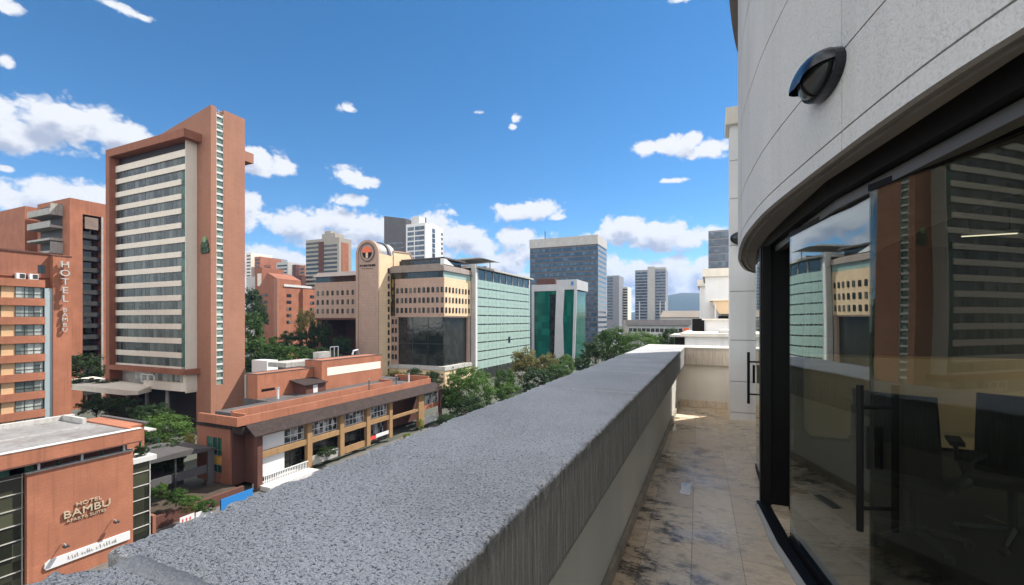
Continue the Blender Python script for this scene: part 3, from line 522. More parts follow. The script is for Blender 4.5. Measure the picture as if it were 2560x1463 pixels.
# ------------------------------------------------------------------ eyelid wall lamps
def lamp_at(loc, rz, label):
    """local x = along the wall, y = away from the wall (towards -y), z = up"""
    t = thing('wall_lamp', loc, label, 'wall lamp', 'black eyelid wall lamps', rz)
    bx = MB(); pr = [(0.19*cos(2*pi*k/28), 0.108*sin(2*pi*k/28)) for k in range(28)]
    n = 28; vs = [(x, 0.0, z) for x, z in pr] + [(x, -0.045, z) for x, z in pr] + [(x*0.9, -0.055, z*0.93) for x, z in pr]
    bx.v = vs; bx.f = [(i, n+i, n+(i+1)%n, (i+1)%n) for i in range(n)] + [(n+i, 2*n+i, 2*n+(i+1)%n, n+(i+1)%n) for i in range(n)] + [tuple(range(2*n, 3*n))]
    def b(mb, nm, mat, sm=True):
        o = bpy.data.objects.new(nm, mb.mesh(nm, mat, (0, 0, 0), sm)); COL.objects.link(o); o.parent = t; return o
    b(bx, 'base', NAVY, False)
    le = MB(); nu, nv = 24, 8; vs = []; 
    for j in range(nv + 1):
        a = pi/2*j/nv
        for i in range(nu): th = 2*pi*i/nu; vs.append((0.168*cos(a)*cos(th), -0.05 - 0.075*sin(a), 0.094*cos(a)*sin(th)))
    le.v = vs; le.f = [(j*nu+i, (j+1)*nu+i, (j+1)*nu+(i+1)%nu, j*nu+(i+1)%nu) for j in range(nv) for i in range(nu)]; b(le, 'lens', LENS)
    ho = MB(); nu, nv = 20, 10; vs = []            # hood: the upper front shell, cut by a slanting plane
    for s, rr in ((1, 1.0), (-1, 0.94)):
        for j in range(nv + 1):
            for i in range(nu + 1):
                th = pi * i / nu; k = j / nv; a = (pi/2 + 0.35) * k
                x, y, z = 0.192*rr*cos(th)*(cos(a*0.72)), -0.045 - 0.105*rr*sin(a), 0.11*rr*sin(th)*cos(a*0.8)
                vs.append((x, y, z - 0.03*k))
    M_ = (nu+1)*(nv+1); ho.v = vs
    for j in range(nv):
        for i in range(nu): a0 = j*(nu+1)+i; ho.f += [(a0, a0+1, a0+nu+2, a0+nu+1), (M_+a0, M_+a0+nu+1, M_+a0+nu+2, M_+a0+1)]
    b(ho, 'hood', NAVY)
    rg = MB(); rg.tube([(0.174*cos(2*pi*k/24), -0.058, 0.098*sin(2*pi*k/24)) for k in range(25)], 0.008, 6, False); rg.tube([(0.0, -0.053-0.077*sin(a), 0.095*cos(a)) for a in [pi*k/12 for k in range(13)]], 0.006, 6); b(rg, 'guard', MT['black'])
    return t
NAVY = plain('dark_navy_paint', (0.006, 0.008, 0.013), 0.25, 0.0, 0.5); LENS = plain('smoked_lens', (0.045, 0.05, 0.05), 0.25, 0.0, 0.5)
# tangent of the wall at the lamp
def on_wall(Y):
    for p, q in zip(OUT, OUT[1:]):
        if p.y <= Y <= q.y: s = (Y - p.y) / (q.y - p.y); return p.lerp(q, s), (q - p).normalized()
p, d = on_wall(2.43); L1 = lamp_at((p.x - 0.001, p.y, 2.70), atan2(d.y, d.x) + pi, 'large black eyelid wall lamp on the curved stucco wall overhead'); L1.scale = (0.88, 0.88, 0.88)
L2 = lamp_at((0.455, 7.999, 2.90), 0, 'small far black wall lamp on the pillar behind the curved wall')

# ------------------------------------------------------------------ office behind the glass
TAB = plain('table_top', (0.70, 0.50, 0.28), 0.4); 
tb = thing('office_table', (2.1, 5.2, 0), 'long table with a tan top inside the glass office', 'table')
q = MB(); q.box(1.35, 3.0, 4.5, 6.2, 0.71, 0.745); q.build('tabletop', TAB, tb, bevel=0.005)
for x in (1.45, 2.9):
    for y in (4.6, 6.1): l = MB(); l.box(x-0.03, x+0.03, y-0.03, y+0.03, 0.006, 0.71); l.build('leg', MT['metal'], tb)
def chair(loc, rz, label):
    t = thing('office_chair', loc, label, 'chair', 'office chairs behind the glass', rz)
    def b(mb, nm, mat, sm=False, bv=0):
        o = bpy.data.objects.new(nm, mb.mesh(nm, mat, (0, 0, 0), sm)); COL.objects.link(o); o.parent = t
        if bv: k = o.modifiers.new('bevel', 'BEVEL'); k.width = bv; k.segments = 3
    BL = plain('chair_black', (0.012, 0.012, 0.012), 0.7)
    s = MB(); s.box(-0.25, 0.25, -0.24, 0.25, 0.43, 0.50); b(s, 'seat', BL, False, 0.03)
    k = MB(); n = 8
    for i in range(n + 1):
        f = i / n; x = -0.23 + 0.46*f; c = 0.05*(1 - (2*f-1)**2)
        for z, dy in ((0.56, 0.0), (0.80, 0.03), (1.10, 0.09)): k.v += [(x, 0.24 + c + dy, z), (x, 0.27 + c + dy, z)]
    for i in range(n):
        a = i*6; c = a+6
        k.f += [(a, c, c+2, a+2), (a+2, c+2, c+4, a+4), (a+1, a+3, c+3, c+1), (a+3, a+5, c+5, c+3), (a+4, c+4, c+5, a+5), (a, a+1, c+1, c)]
    b(k, 'backrest', BL, True)
    for sx in (-1, 1):
        a = MB(); a.tube([(sx*0.25, 0.1, 0.46), (sx*0.30, 0.08, 0.62), (sx*0.30, 0.05, 0.68)], 0.016, 6); a.box(sx*0.30-0.04, sx*0.30+0.04, -0.12, 0.16, 0.68, 0.71); b(a, 'armrest', BL)
    c = MB(); c.tube([(0, 0, 0.10), (0, 0, 0.43)], 0.028, 8); b(c, 'column', MT['metal'])
    f = MB()
    for i in range(5): a = 2*pi*i/5; f.tube([(0, 0, 0.11), (0.30*cos(a), 0.30*sin(a), 0.07)], [0.028, 0.016], 6); f.ell((0.30*cos(a), 0.30*sin(a), 0.036), (0.03, 0.03, 0.03), 8, 6)
    b(f, 'base', MT['metal'])
chair((1.32, 4.1, 0.006), 2.5, 'nearest black office chair, just behind the ajar glass door')
chair((1.95, 4.35, 0.006), 2.9, 'black office chair tucked at the near end of the tan table')
chair((3.3, 5.2, 0.006), -1.5, 'black office chair on the far side of the tan table')
lt = thing('office_light', (2.34, 5.585, 2.38), 'thin lit strip lamp hanging inside the glass office', 'ceiling lamp')
q = MB(); q.box(2.14, 2.54, 5.57, 5.60, 2.39, 2.42); q.build('housing', MT['alu'], lt); q = MB(); q.box(2.15, 2.53, 5.575, 5.595, 2.382, 2.389); q.build('diffuser', plain('lit_diffuser', (1.0, 0.85, 0.62), 0.5, 0, 0.5, 1.0), lt)
for x in (2.2, 2.48): q = MB(); q.tube([(x, 5.585, 2.42), (x, 5.585, 2.56)], 0.003, 5); q.build('cable', MT['metal'], lt)
fill_panel = thing('office_light', (5.1, 6.4, 2.5), 'added light panel out of view, brightening the glass office', 'ceiling lamp'); q = MB(); q.box(4.4, 5.8, 6.0, 6.8, 2.50, 2.55); q.build('housing', MT['alu'], fill_panel); q = MB(); q.box(4.45, 5.75, 6.05, 6.75, 2.492, 2.499); q.build('diffuser', plain('fill_panel_glow', (1.0, 0.88, 0.68), 0.5, 0, 0.5, 9.0), fill_panel)  # unseen light panel added to brighten the room behind the glass
cb = thing('low_cabinet', (4.6, 7.3, 0), 'long low tan cabinet along the far wall of the glass office', 'cabinet'); q = MB(); q.box(1.2, 5.8, 7.1, 7.58, 0.05, 1.12); q.build('body', TAB, cb, bevel=0.006); q = MB(); q.box(1.22, 5.78, 7.13, 7.57, 0.006, 0.05); q.build('plinth', MT['black'], cb)
# ------------------------------------------------------------------ ground, roads, mountain
g = MB(); S = 5200; g.add([(-S,-600,GZ),(1500,-600,GZ),(1500,S,GZ),(-S,S,GZ)], [(0,1,2,3)]); tag(g.build('ground', MT['ground']), None, None, kind='structure')
r = MB(); r.add([(-44,-60,GZ+.004),(-28,-60,GZ+.004),(-28,400,GZ+.004),(-44,400,GZ+.004)], [(0,1,2,3)]); tag(r.build('road', MT['asphalt']), None, None, kind='structure')
r = MB(); r.box(-51.9,-44,-60,100,GZ,GZ+.14); r.box(-28,-3,-60,200,GZ,GZ+.14); tag(r.build('pavement', MT['paving']), None, None, kind='structure')
hm = MB(); nx, ny = 60, 14; vs = []
for j in range(ny + 1):
    for i in range(nx + 1):
        a = radians(-60 + 100 * i / nx); R = 3600 + 900 * j / ny
        ridge = 150 + 60*noise.noise(Vector((a*7, 1, 0))) + 30*noise.noise(Vector((a*22, 2, 0))) + 12*noise.noise(Vector((a*60, j*0.4, 0)))
        da = a - radians(-3.9); bump_ = 165*math.exp(-(da/(0.05 if da < 0 else 0.20))**2) + (14*noise.noise(Vector((a*45, 5, 0))))
        hgt = (ridge*0.55 + bump_) * (sin(pi*min(1, (j+0.01)/ny*1.0)) ** 0.8 if j < ny else 0)
        if j == 0: hgt = -5
        vs.append((R*sin(a), R*cos(a), GZ + hgt))
hm.add(vs, [(j*(nx+1)+i, j*(nx+1)+i+1, (j+1)*(nx+1)+i+1, (j+1)*(nx+1)+i) for j in range(ny) for i in range(nx)])
tag(hm.build('mountain', MT['hill'], smooth=True), None, None, kind='structure')

def part(p, name, m, *boxes, **kw):
    b = MB()
    for x in boxes: b.box(*x)
    return b.build(name, m, p, **kw)
def arch_window(w, h, d=0.12):
    b = MB(); n = 5; pl = [(-w/2, 0), (w/2, 0), (w/2, h*0.86)] + [(w/2*cos(pi*k/n), h*0.86 + h*0.14*sin(pi*k/n)) for k in range(1, n)] + [(-w/2, h*0.86)]
    b.extr(pl, 'Y', -d, 0.05); return b
MATTEBR = surf('undercroft_shade', (0.03, 0.022, 0.018), .9, .3)  # shade under the hotel put into a near-black wall colour
# ------------------------------------------------------------------ brick hotel tower
H = thing('hotel_tower', (-100, 56, GZ), 'tall brick hotel tower with cream window bands and a slit of green glass', 'building')
XB, XL, YF, YB = -91.0, -114.9, 52.2, 54.3
sl = MB(); top = lambda x: 42.45 if x > -87 else 42.45 + (x + 86.8) * 0.182
sl.extr([(-91.2, GZ), (-86.8, GZ), (-86.8, 42.45), (-104, 39.3), (-104, 30), (-91.2, 30)], 'Y', 54.3, 55.35); sl.box(-91.2, -86.8, 56.8, 61.1, GZ, 42.45)
sl.box(-91.2, -86.8, 55.35, 56.8, GZ, -10.9); sl.build('brick_slab', MT['brickr'], H)
part(H, 'slit_back', MT['concl'], (-91.2, -87.5, 55.35, 56.8, -10.9, 41.2))
sg = MB(); sg.box(-87.5, -87.05, 55.42, 56.73, -10.9, 40.9); sg.build('stair_window', MT['sgl'], H)
sp = MB(); 
sp.box(-87.1, -86.86, 55.35, 55.43, -10.9, 41.6); sp.box(-87.1, -86.86, 56.72, 56.80, -10.9, 41.6); sp.build('stair_frame', MT['white'], H); q = MB(); q.box(-87.05, -86.92, 55.44, 56.71, 0, .38); spm = q.mesh('stair_spandrel', MT['white'], root_base(H))
for k in range(38): inst('stair_spandrel', spm, H, (0, 0, -9.9 + k*1.37))
part(H, 'roof_railing', MT['alu'], (-87.2, -87.15, 55.4, 56.7, 41.6, 41.65), (-87.2, -87.15, 55.4, 56.7, 42.1, 42.15), (-87.2, -87.15, 56.0, 56.05, 41.2, 42.1))
part(H, 'rear_balcony', MT['brickr'], (-90, -86.8, 61.1, 63.0, 34.0, 36.0))
part(H, 'brick_frame', MT['brick'], (XL - 1.39, XL, 51.12, 60, GZ, 35.69))
fa = MB(); fa.box(XL - 1.4, -89.5, 51.1, 54.3, 35.7, 37.25); fa.box(XL-1.4, -89.5, 54.31, 60, 36.6, 37.2); fa.build('roof_fascia', MT['brick'], H)
part(H, 'attic_wall', MT['purple'], (XL, -91.6, 52.9, 60.5, 33.5, 35.7))
part(H, 'core_wall', MT['conc'], (XL, -91.3, 52.75, 60.5, -8.6, 33.4))
part(H, 'side_wall', MT['cream'], (-91.12, XB, 52.25, 54.3, -12.3, 35.7))
part(H, 'lower_core', MT['conc'], (XL, -91.3, 53.4, 60.5, -12.0, -8.6))
band = MB(); band.box(XL, -92.35, YF, 52.75, -1.05, 0.0); bm_ = band.mesh('spandrel_band', MT['cream'], root_base(H))
for k in range(16):
    z = 33.95 - 2.757 * k
    if k in (0, 1, 6): q = MB(); q.box(XL, -91.13, YF, 52.75, z - (1.3 if k == 0 else 1.05), z); q.build('spandrel_band', MT['cream'], H)
    else: inst('spandrel_band', bm_, H, (0, 0, z))
zt = 33.95 - 2.757*15
ws = MB(); ws.box(XL, -92.35, 52.42, 52.74, -2.757, -1.05); wsm = ws.mesh('window_strip', MT['hglass'], root_base(H))
wm_ = MB(); random.seed(3); x = XL
while x < -92.5: wm_.box(x, x + 0.05, 52.38, 52.43, -2.757, -1.05); x += 1.3 if random.random() < .6 else 2.6
wm_.box(XL, -92.35, 52.37, 52.43, -1.12, -1.05); wmm = wm_.mesh('mullion', plain('dull_mullion', (0.16, 0.17, 0.17), .4), root_base(H))
for k in range(15):
    o = inst('window_strip', wsm, H, (0, 0, 33.95 - 2.757*k)); inst('mullion', wmm, o, (0, 0, 0))
cgl = MB(); cgl.box(-92.33, -91.13, 52.42, 54.2, zt + 0.1, 32.8); co_ = cgl.build('corner_glazing', MT['gglass'], H)
for k in range(15): z = 33.95 - 2.757*k; part(co_, 'transom', MT['metal'], (-92.33, -91.13, 52.36, 52.42, z - 1.1, z - 0.95))
part(H, 'brick_belt', MT['brick'], (XL + .01, -89.9, 51.1, 54.29, -8.7, -7.75))
part(H, 'mezzanine_window', MT['cglass'], (XL + 6, -91.4, 52.6, 53.3, -10.4, -8.7))
bs = MB(); bs.prism([(-103.5, 51.6), (-92.0, 52.0), (-90.9, 52.4), (-90.9, 54.3), (-104, 54.3)], -12.0, -10.4); bs.box(-91.9, -90.95, 52.3, 54.3, -10.4, -8.7); bs.build('cream_base', MT['cream'], H)
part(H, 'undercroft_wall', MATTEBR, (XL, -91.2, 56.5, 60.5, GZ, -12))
for x in (-113, -106, -99): q = MB(); q.tube([(x, 53.5, GZ), (x, 53.5, -12)], 0.35, 12); q.build('column', MT['conc'], H)
cp = MB(); cp.prism([(-128, 46.5), (-101, 47.2), (-99.2, 48.6), (-101.5, 52), (-128, 54)], -12.6, [-11.6, -11.6, -11.9, -11.4, -11.2]); cp.build('entrance_canopy', MT['cream'], H)
part(H, 'canopy_frame', MT['whitep'], (-101.6, -97.2, 50.2, 50.35, -9.0, -8.85), (-101.6, -97.2, 50.2, 50.35, -10.4, -10.3), (-101.6, -101.4, 50.2, 50.35, -10.4, -8.85), (-99.5, -99.3, 50.2, 50.35, -10.4, -8.85), (-97.4, -97.2, 50.2, 50.35, -10.4, -8.85))
em = thing('hotel_emblem', (-88.4, 54.28, 16), 'green leaf shaped emblem high on the shaded brick wall of the hotel tower', 'emblem')
GRN = plain('emblem_green', (0.018, 0.055, 0.022), 0.5)
for (dx, dz, s) in ((0, 1.35, 0.62), (-0.55, 0.2, 0.72), (0.5, 0.25, 0.68), (-0.7, -0.75, 0.6), (0.1, -0.7, 0.66), (0.85, -0.7, 0.55)):
    q = MB(); q.extr([(-88.4+dx+s*cos(2*pi*k/7)*0.85, 15.6+dz+s*sin(2*pi*k/7)) for k in range(7)], 'Y', 54.05, 54.29); q.build('leaf', GRN if s != 0.62 else plain('emblem_pale_green', (0.16, 0.30, 0.15), 0.5), em)
part(em, 'backing', MT['metal'], (-89.2, -87.6, 54.2, 54.30, 14.5, 16.8))

# ------------------------------------------------------------------ long low brick arcade along the street
A = thing('brick_arcade', (-56, 58, GZ), 'long low brick building with a clay tile awning and ochre framed shop bays', 'building')
XF, Z0, ZT = -53.0, -19.3, -10.4
part(A, 'parapet', MT['brick2'], (-53.35, XF, 36.3, 77.6, -11.5, ZT), (-60.6, -53.35, 36.3, 36.65, -11.5, ZT), (-62, -53.35, 77.2, 77.6, -11.5, -10.0))
part(A, 'inner_parapet', MT['brick2'], (-57.3, -57.0, 38.4, 70, -11.3, -10.25), (-57.0, -54.6, 38.4, 38.7, -11.3, -10.45), (-60, -57, 70, 70.4, -11.3, -10.1))
part(A, 'roof_deck', MT['darkroof'], (-60.6, -53.35, 36.65, 77.2, -11.6, -11.2), (-66.3, -60.6, 46.4, 77.2, -11.6, -10.55), (-60.5, -57.3, 38.4, 70, -11.2, -10.55))
aw = MB(); aw.extr([(-53.0, -11.45), (-51.3, -12.75), (-51.3, -12.9), (-53.0, -11.75)], 'Y', 37.4, 79.2); aw.box(-57, -53, 77.6, 79.2, -12.0, -11.5); aw.build('tile_awning', MT['tile'], A)
wl = MB(); wl.box(-62, -55.3, 37.0, 37.2, -19.2, -18.0); wl.box(-62, -60.0, 37.0, 37.2, -18.0, -12.2); wl.box(-57.0, -55.3, 37.0, 37.2, -18.0, -12.2); wl.box(-60.0, -57.0, 37.0, 37.2, -13.5, -12.2)
wl.box(-62, -61.8, 37.2, 50, -19.2, -12.2); wl.build('end_wall', MT['brick'], A)
ew = MB(); ew.box(-60.0, -57.0, 37.14, 37.2, -18.0, -13.5); eo = ew.build('window', MT['gglass'], A); q = MB()
for x in (-60, -59, -58, -57.06): q.box(x, x+.06, 37.08, 37.14, -18, -13.5)
for z in (-18, -15.8, -15.1, -17): q.box(-60, -57, 37.08, 37.14, z, z + .07)
q.build('frame', MT['alu'], eo); q = MB(); q.box(-59.9, -57.1, 37.11, 37.13, -16.95, -15.85); q.build('blind', plain('amber_blind', (0.62, 0.34, 0.06), 0.6), eo)
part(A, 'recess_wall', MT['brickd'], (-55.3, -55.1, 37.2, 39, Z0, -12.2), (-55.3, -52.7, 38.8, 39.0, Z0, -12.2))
part(A, 'cap_slab', MT['tile'], (-62.1, -55.0, 36.9, 40, -12.2, -11.75), (-55.0, -53.0, 37.0, 40, -12.6, -11.75))
part(A, 'corner_pillar', MT['brickd'], (-52.75, -52.05, 38.3, 39.0, Z0 - .5, -12.6))
cols = [onX(x, 1000, -52.2)[1] for x in (649, 774, 855, 921, 977, 1053, 1102)]
for i, y in enumerate(cols[1:-1]):
    q = MB(); q.box(-52.7, -52.1, y - (0.9 if i == 4 else 0.42), y + (0.9 if i == 4 else 0.42), Z0, -12.3); q.build('column', MT['wood'], A)
part(A, 'end_column', MT['brickd'], (-52.7, -52.1, cols[-1] - .3, cols[-1] + .3, Z0, -12.3))
part(A, 'beam', MT['wood'], (-52.65, -52.2, 39.0, cols[4], -16.0, -15.25), (-52.65, -52.2, cols[4], cols[5], -16.2, -15.7)); part(A, 'top_beam', MT['wood'], (-52.65, -52.25, 39.0, cols[6], -13.2, -12.4))
part(A, 'back_wall', MT['brickd'], (-61.8, -56.5, 39, 79, Z0, -11.7))
part(A, 'upper_floor', MT['conc'], (-56.5, -52.7, 39, cols[4], -15.9, -15.4))
SHOPW = wglass('shop_glass', (0.02, 0.025, 0.03), (0.45, 0.45, 0.46), 0.6, 0.55, 0.9, 0.15)
for i in range(4):
    a, b = cols[i] + 0.45 + (0.2 if i == 0 else 0), cols[i+1] - 0.45
    q = MB(); q.box(-52.95, -52.85, a, b, -15.25, -13.2); o = q.build('window', SHOPW, A); q = MB()
    n = 6
    for k in range(n + 1): y = a + (b - a) * k / n; q.box(-52.84, -52.78, y - .03, y + .03, -15.25, -13.2)
    for z in (-15.2, -14.3, -13.3): q.box(-52.84, -52.76, a, b, z, z + 0.09)
    q.build('frame', MT['whitep'], o)
wsx = (cols[0] + 0.6, cols[0] + 4.0)
part(A, 'white_shopfront', MT['whitep'], (-52.78, -52.7, wsx[0], wsx[1], -15.2, -13.2), (-52.78, -52.7, wsx[0], wsx[1], -18.6, -16.1))
for i in (0, 1, 2, 3):
    a, b = cols[i] + 0.45, cols[i+1] - 0.45; q = MB(); q.box(-53.6, -53.5, a, b, Z0, -16.0); o = q.build('shop_window', MT['dglass'] if i != 3 else SHOPW, A); q = MB()
    for k in range(5): y = a + (b - a) * k / 4; q.box(-53.5, -53.42, y - .03, y + .03, Z0, -16.0)
    q.box(-53.5, -53.42, a, b, -17.5, -17.42); q.build('frame', MT['metal'], o)
part(A, 'low_wall', MT['conc'], (-52.6, -52.35, cols[1] + .4, cols[2] - .4, Z0, -18.0)); part(A, 'low_wall', MT['wood'], (-52.6, -52.35, cols[2] + .4, cols[3] - .4, Z0, -18.3))
part(A, 'terrace_slab', MT['white'], (-53.5, -50.2, 38.6, 46.2, -20, -19.3)); part(A, 'far_window', SHOPW, (-52.9, -52.8, cols[5] + .9, cols[6] - .3, -15.6, -13.4)); part(A, 'far_panel', MT['brick2'], (-52.8, -52.5, cols[5] + .9, cols[6] - .3, -16.4, -15.6))
part(A, 'far_base', MT['white'], (-52.8, -52.5, cols[5] + .9, cols[6] - .3, Z0, -18.0)); part(A, 'post', MT['brickd'], (-60.6, -60.0, 37.1, 37.6, GZ, -19.2), (-56.2, -55.6, 37.1, 37.6, GZ, -19.2))
# railing on the arcade terrace
rl_ = thing('balustrade', (-52.1, 43, -19.3), 'white lattice balustrade in front of the shop bays of the brick arcade', 'balustrade'); q = MB()
y = 39.2
while y < cols[1] - .5: q.box(-52.08, -52.02, y, y + .09, -19.3, -18.35); y += .26
q.build('baluster', MT['whitep'], rl_); part(rl_, 'rail', MT['whitep'], (-52.12, -51.98, 39.1, cols[1] - .4, -18.35, -18.25))
for k, (px, py) in enumerate(((880, 1092), (905, 1085))):
    p = onX(px, py, -51.9)
bn = thing('shop_banner', (-52.0, cols[3] + 1.6, -18), 'red and white banner below the barred shop window of the brick arcade', 'banner'); part(bn, 'red_panel', MT['red'], (-52.3, -52.22, cols[3] + .5, cols[3] + 1.9, -18.6, -18.0)); part(bn, 'white_panel', MT['whitep'], (-52.3, -52.22, cols[3] + 1.9, cols[4] - .5, -18.5, -17.9))
# roof volumes of the arcade
def roofbox(name, label, x0, x1, y0, y1, z0, z1, m):
    t = thing(name, ((x0+x1)/2, (y0+y1)/2, z0), label, 'roof block'); part(t, 'wall', m, (x0, x1, y0, y1, z0, z1))
    part(t, 'coping', MT['darkroof'], (x0-.06, x1+.06, y0-.06, y0+.3, z1, z1+.08), (x0-.06, x1+.06, y1-.3, y1+.06, z1, z1+.08), (x1-.3, x1+.06, y0+.3, y1-.3, z1, z1+.08), (x0-.06, x0+.3, y0+.3, y1-.3, z1, z1+.08)); return t
t = roofbox('roof_block', 'lower plain brick roof block beside the hotel tower', -66.3, -63.4, 46.6, 57.2, -10.55, -6.75, MT['brick2']); part(t, 'vent_slot', MT['black'], (-63.42, -63.38, 47.3, 49.6, -9.5, -9.1))
q = MB(); q.tube([(-65.9, 46.5, -10.5), (-65.9, 46.5, -6.9)], 0.14, 8); q.build('drainpipe', MT['conc'], t)
t = roofbox('roof_block', 'larger brick roof block with a long white stripe', -65.6, -61.6, 57.3, 72.8, -10.55, -5.5, MT['brick2']); part(t, 'stripe', plain('ivory_stripe', (0.70, 0.66, 0.55), 0.7), (-61.62, -61.56, 58.5, 72.3, -8.2, -6.8))
pt = thing('roof_hut', (-61.6, 55, -10.5), 'small brick hut with a tile lean-to roof beside the striped roof block', 'roof hut'); part(pt, 'wall', MT['brickd'], (-63.3, -60.4, 53.0, 57.1, -10.55, -8.9)); q = MB(); q.extr([(-63.4, -8.3), (-60.0, -8.95), (-60.0, -9.05), (-63.4, -8.45)], 'Y', 52.3, 57.2); q.build('tile_roof', MT['tile'], pt); part(pt, 'door', MT['whitep'], (-60.42, -60.36, 54.4, 55.3, -10.5, -9.2))
for k, (x, y, h, lb) in enumerate(((-60.9, 48.2, 1.7, 'white vent pipe before the plain brick roof block'), (-55.8, 62.5, 1.5, 'thin dark vent pipe at the middle of the arcade roof'), (-55.4, 69.5, 1.4, 'dark hooked vent pipe near the far end of the arcade roof'), (-56.2, 74.5, 1.2, 'short white vent pipe at the far end of the arcade roof'))):
    vp = thing('vent_pipe', (x, y, -11.2), lb, 'vent pipe', 'vent pipes on the arcade roof'); q = MB(); q.tube([(x, y, -11.2), (x, y, -11.2 + h + .6)], 0.16 if k in (0, 3) else 0.08, 8); q.build('pipe', MT['whitep'] if k in (0, 3) else MT['metal'], vp); q = MB(); q.tube([(x, y, -10.6 + h), (x, y, -10.45 + h)], 0.24 if k in (0, 3) else 0.16, 8); q.build('cap', MT['conc'], vp)
t = thing('roof_plant', (-70, 58, -8), 'grey roof ducts and railings behind the brick roof blocks', 'roof plant'); part(t, 'deck', MT['darkroof'], (-72, -66.4, 57.5, 72, -8, -6.7)); part(t, 'duct', MT['conc'], (-72, -67.5, 55, 63, -6.7, -5.9), (-70, -68.5, 63, 66, -6.7, -4.6))
q = MB()
for y in (64, 65, 66): q.tube([(-66.6, y, -6.7), (-66.6, y, -3.6)], 0.09, 6)
q.tube([(-66.6, 64, -3.6), (-66.6, 66, -3.6)], 0.09, 6); q.tube([(-66.8, 70, -5.5), (-66.8, 70.3, -4.7), (-66.8, 71.4, -4.6), (-66.8, 71.8, -5.4)], 0.2, 8); q.build('rail_pipe', MT['alu'], t); part(t, 'white_box', MT['whitep'], (-86.0, -81.5, 62.0, 64.5, -9.5, -6.6)); part(t, 'low_roof', MT['conc'], (-86.7, -78, 61.2, 72, -9.7, -9.5))

# ------------------------------------------------------------------ lettered brick building in the near left
B = thing('lettered_building', (-54, 16, GZ), 'brick building with raised letters, dark glass walls and a stained white flat roof', 'building')
XW = -49.0
part(B, 'brick_panel', MT['brick2'], (-49.4, XW, 16.55, 23.6, GZ, -10.5)); part(B, 'panel_cap', MT['conc'], (-49.5, XW + .03, 16.5, 23.65, -10.5, -10.38))
fs_ = MB(); fs_.box(-49.0, -48.5, -6, 24.0, -9.6, -8.5); fs_.box(-60, -49.0, 23.6, 24.0, -9.6, -8.5); fs_.build('fascia', MT['brick2'], B); part(B, 'fascia_drip', MT['brickd'], (-49.0, -48.46, -6, 24.05, -9.72, -9.6))
part(B, 'roof', MT['membrane'], (-60.5, -48.95, -6, 23.65, -9.4, -8.62)); part(B, 'roof_edge', MT['white'], (-48.95, -48.45, -6, 24.05, -8.5, -8.44)); part(B, 'rear_parapet', MT['concl'], (-61, -60.5, -6, 24, -9.4, -8.2), (-60.5, -56.5, 23.0, 23.3, -8.62, -8.1))
part(B, 'roof_ridge', MT['conc'], (-57.5, -57.3, 2, 17, -8.62, -8.5), (-54.5, -54.35, 8, 22, -8.62, -8.52))
q = MB()
for k in range(7): q.box(-49.35, -49.2, 17.1 + k*1.45 - (1.45 if k == 0 else 0), 17.1 + k*1.45 - .1, -10.38, -9.72)
q.box(-49.35, -49.2, -6, 16.5, -10.38, -9.72); q.build('clerestory', MT['gglass'], B)
for y in (17.2, 19.9, 22.9): part(B, 'clerestory_post', MT['white'], (-49.2, -49.1, y, y + .15, -10.38, -9.72))
cw = MB(); cw.box(-49.7, -49.5, -6, 16.55, GZ, -10.4); co = cw.build('curtain_wall', MT['oglass'], B); q = MB()
for k in range(8): q.box(-49.5, -49.4, -6, 16.5, -10.75 - k*1.22, -10.69 - k*1.22)
for k in range(9): q.box(-49.5, -49.42, 16.4 - k*2.6, 16.47 - k*2.6, GZ, -10.4)
q.build('mullion', MT['conc'], co)
gb = MB(); gb.box(-53, -49.6, 23.62, 25.2, GZ, -11.9); go_ = gb.build('glass_bay', MT['oglass'], B); q = MB()
for k in range(6): q.box(-53, -49.52, 23.62, 25.28, -12.9 - k*1.3, -12.83 - k*1.3)
q.box(-49.6, -49.52, 25.2, 25.28, GZ, -11.9); q.build('mullion', MT['concl'], go_); part(B, 'bay_roof', MT['white'], (-53.4, -49.3, 23.62, 25.7, -11.9, -11.45)); part(B, 'bay_wall', MT['brick2'], (-61, -53, 23.65, 26.5, -12, -9.0)); part(B, 'bay_coping', MT['darkroof'], (-61.2, -52.8, 26.4, 26.8, -9.0, -8.85)); part(B, 'inner_mass', MT['brickd'], (-60.4, -49.8, -6, 23.5, GZ, -9.4)); part(B, 'white_ledge', MT['concl'], (-58, -53, 26.8, 27.6, -9.9, -9.75))
def text(s, size, ext, mat, name, parent, M4, sx=1.0):
    cu = bpy.data.curves.new(name, 'FONT'); cu.body = s; cu.size = size; cu.extrude = ext; cu.align_x = 'CENTER'; cu.offset = 0.0; cu.resolution_u = 3; cu.materials.append(mat)
    tmp = bpy.data.objects.new(name, cu); COL.objects.link(tmp); me = bpy.data.meshes.new_from_object(tmp.evaluated_get(bpy.context.evaluated_depsgraph_get())); bpy.data.objects.remove(tmp); bpy.data.curves.remove(cu)
    me.name = name; me.materials.clear(); me.materials.append(mat); o = bpy.data.objects.new(name, me); COL.objects.link(o); o.parent = parent
    o.matrix_local = Matrix.Translation(-root_base(parent)) @ M4 @ Matrix.Diagonal((sx, 1, 1, 1)); return o
def faceX(x, y, z): return Matrix.Translation((x, y, z)) @ Matrix(((0,0,1,0),(1,0,0,0),(0,1,0,0),(0,0,0,1)))   # text reads along +Y, faces +X
hs = thing('hotel_sign', (XW, 20.2, -15.4), 'raised pale metal letters reading HOTEL BAMBU on the brick wall', 'sign')
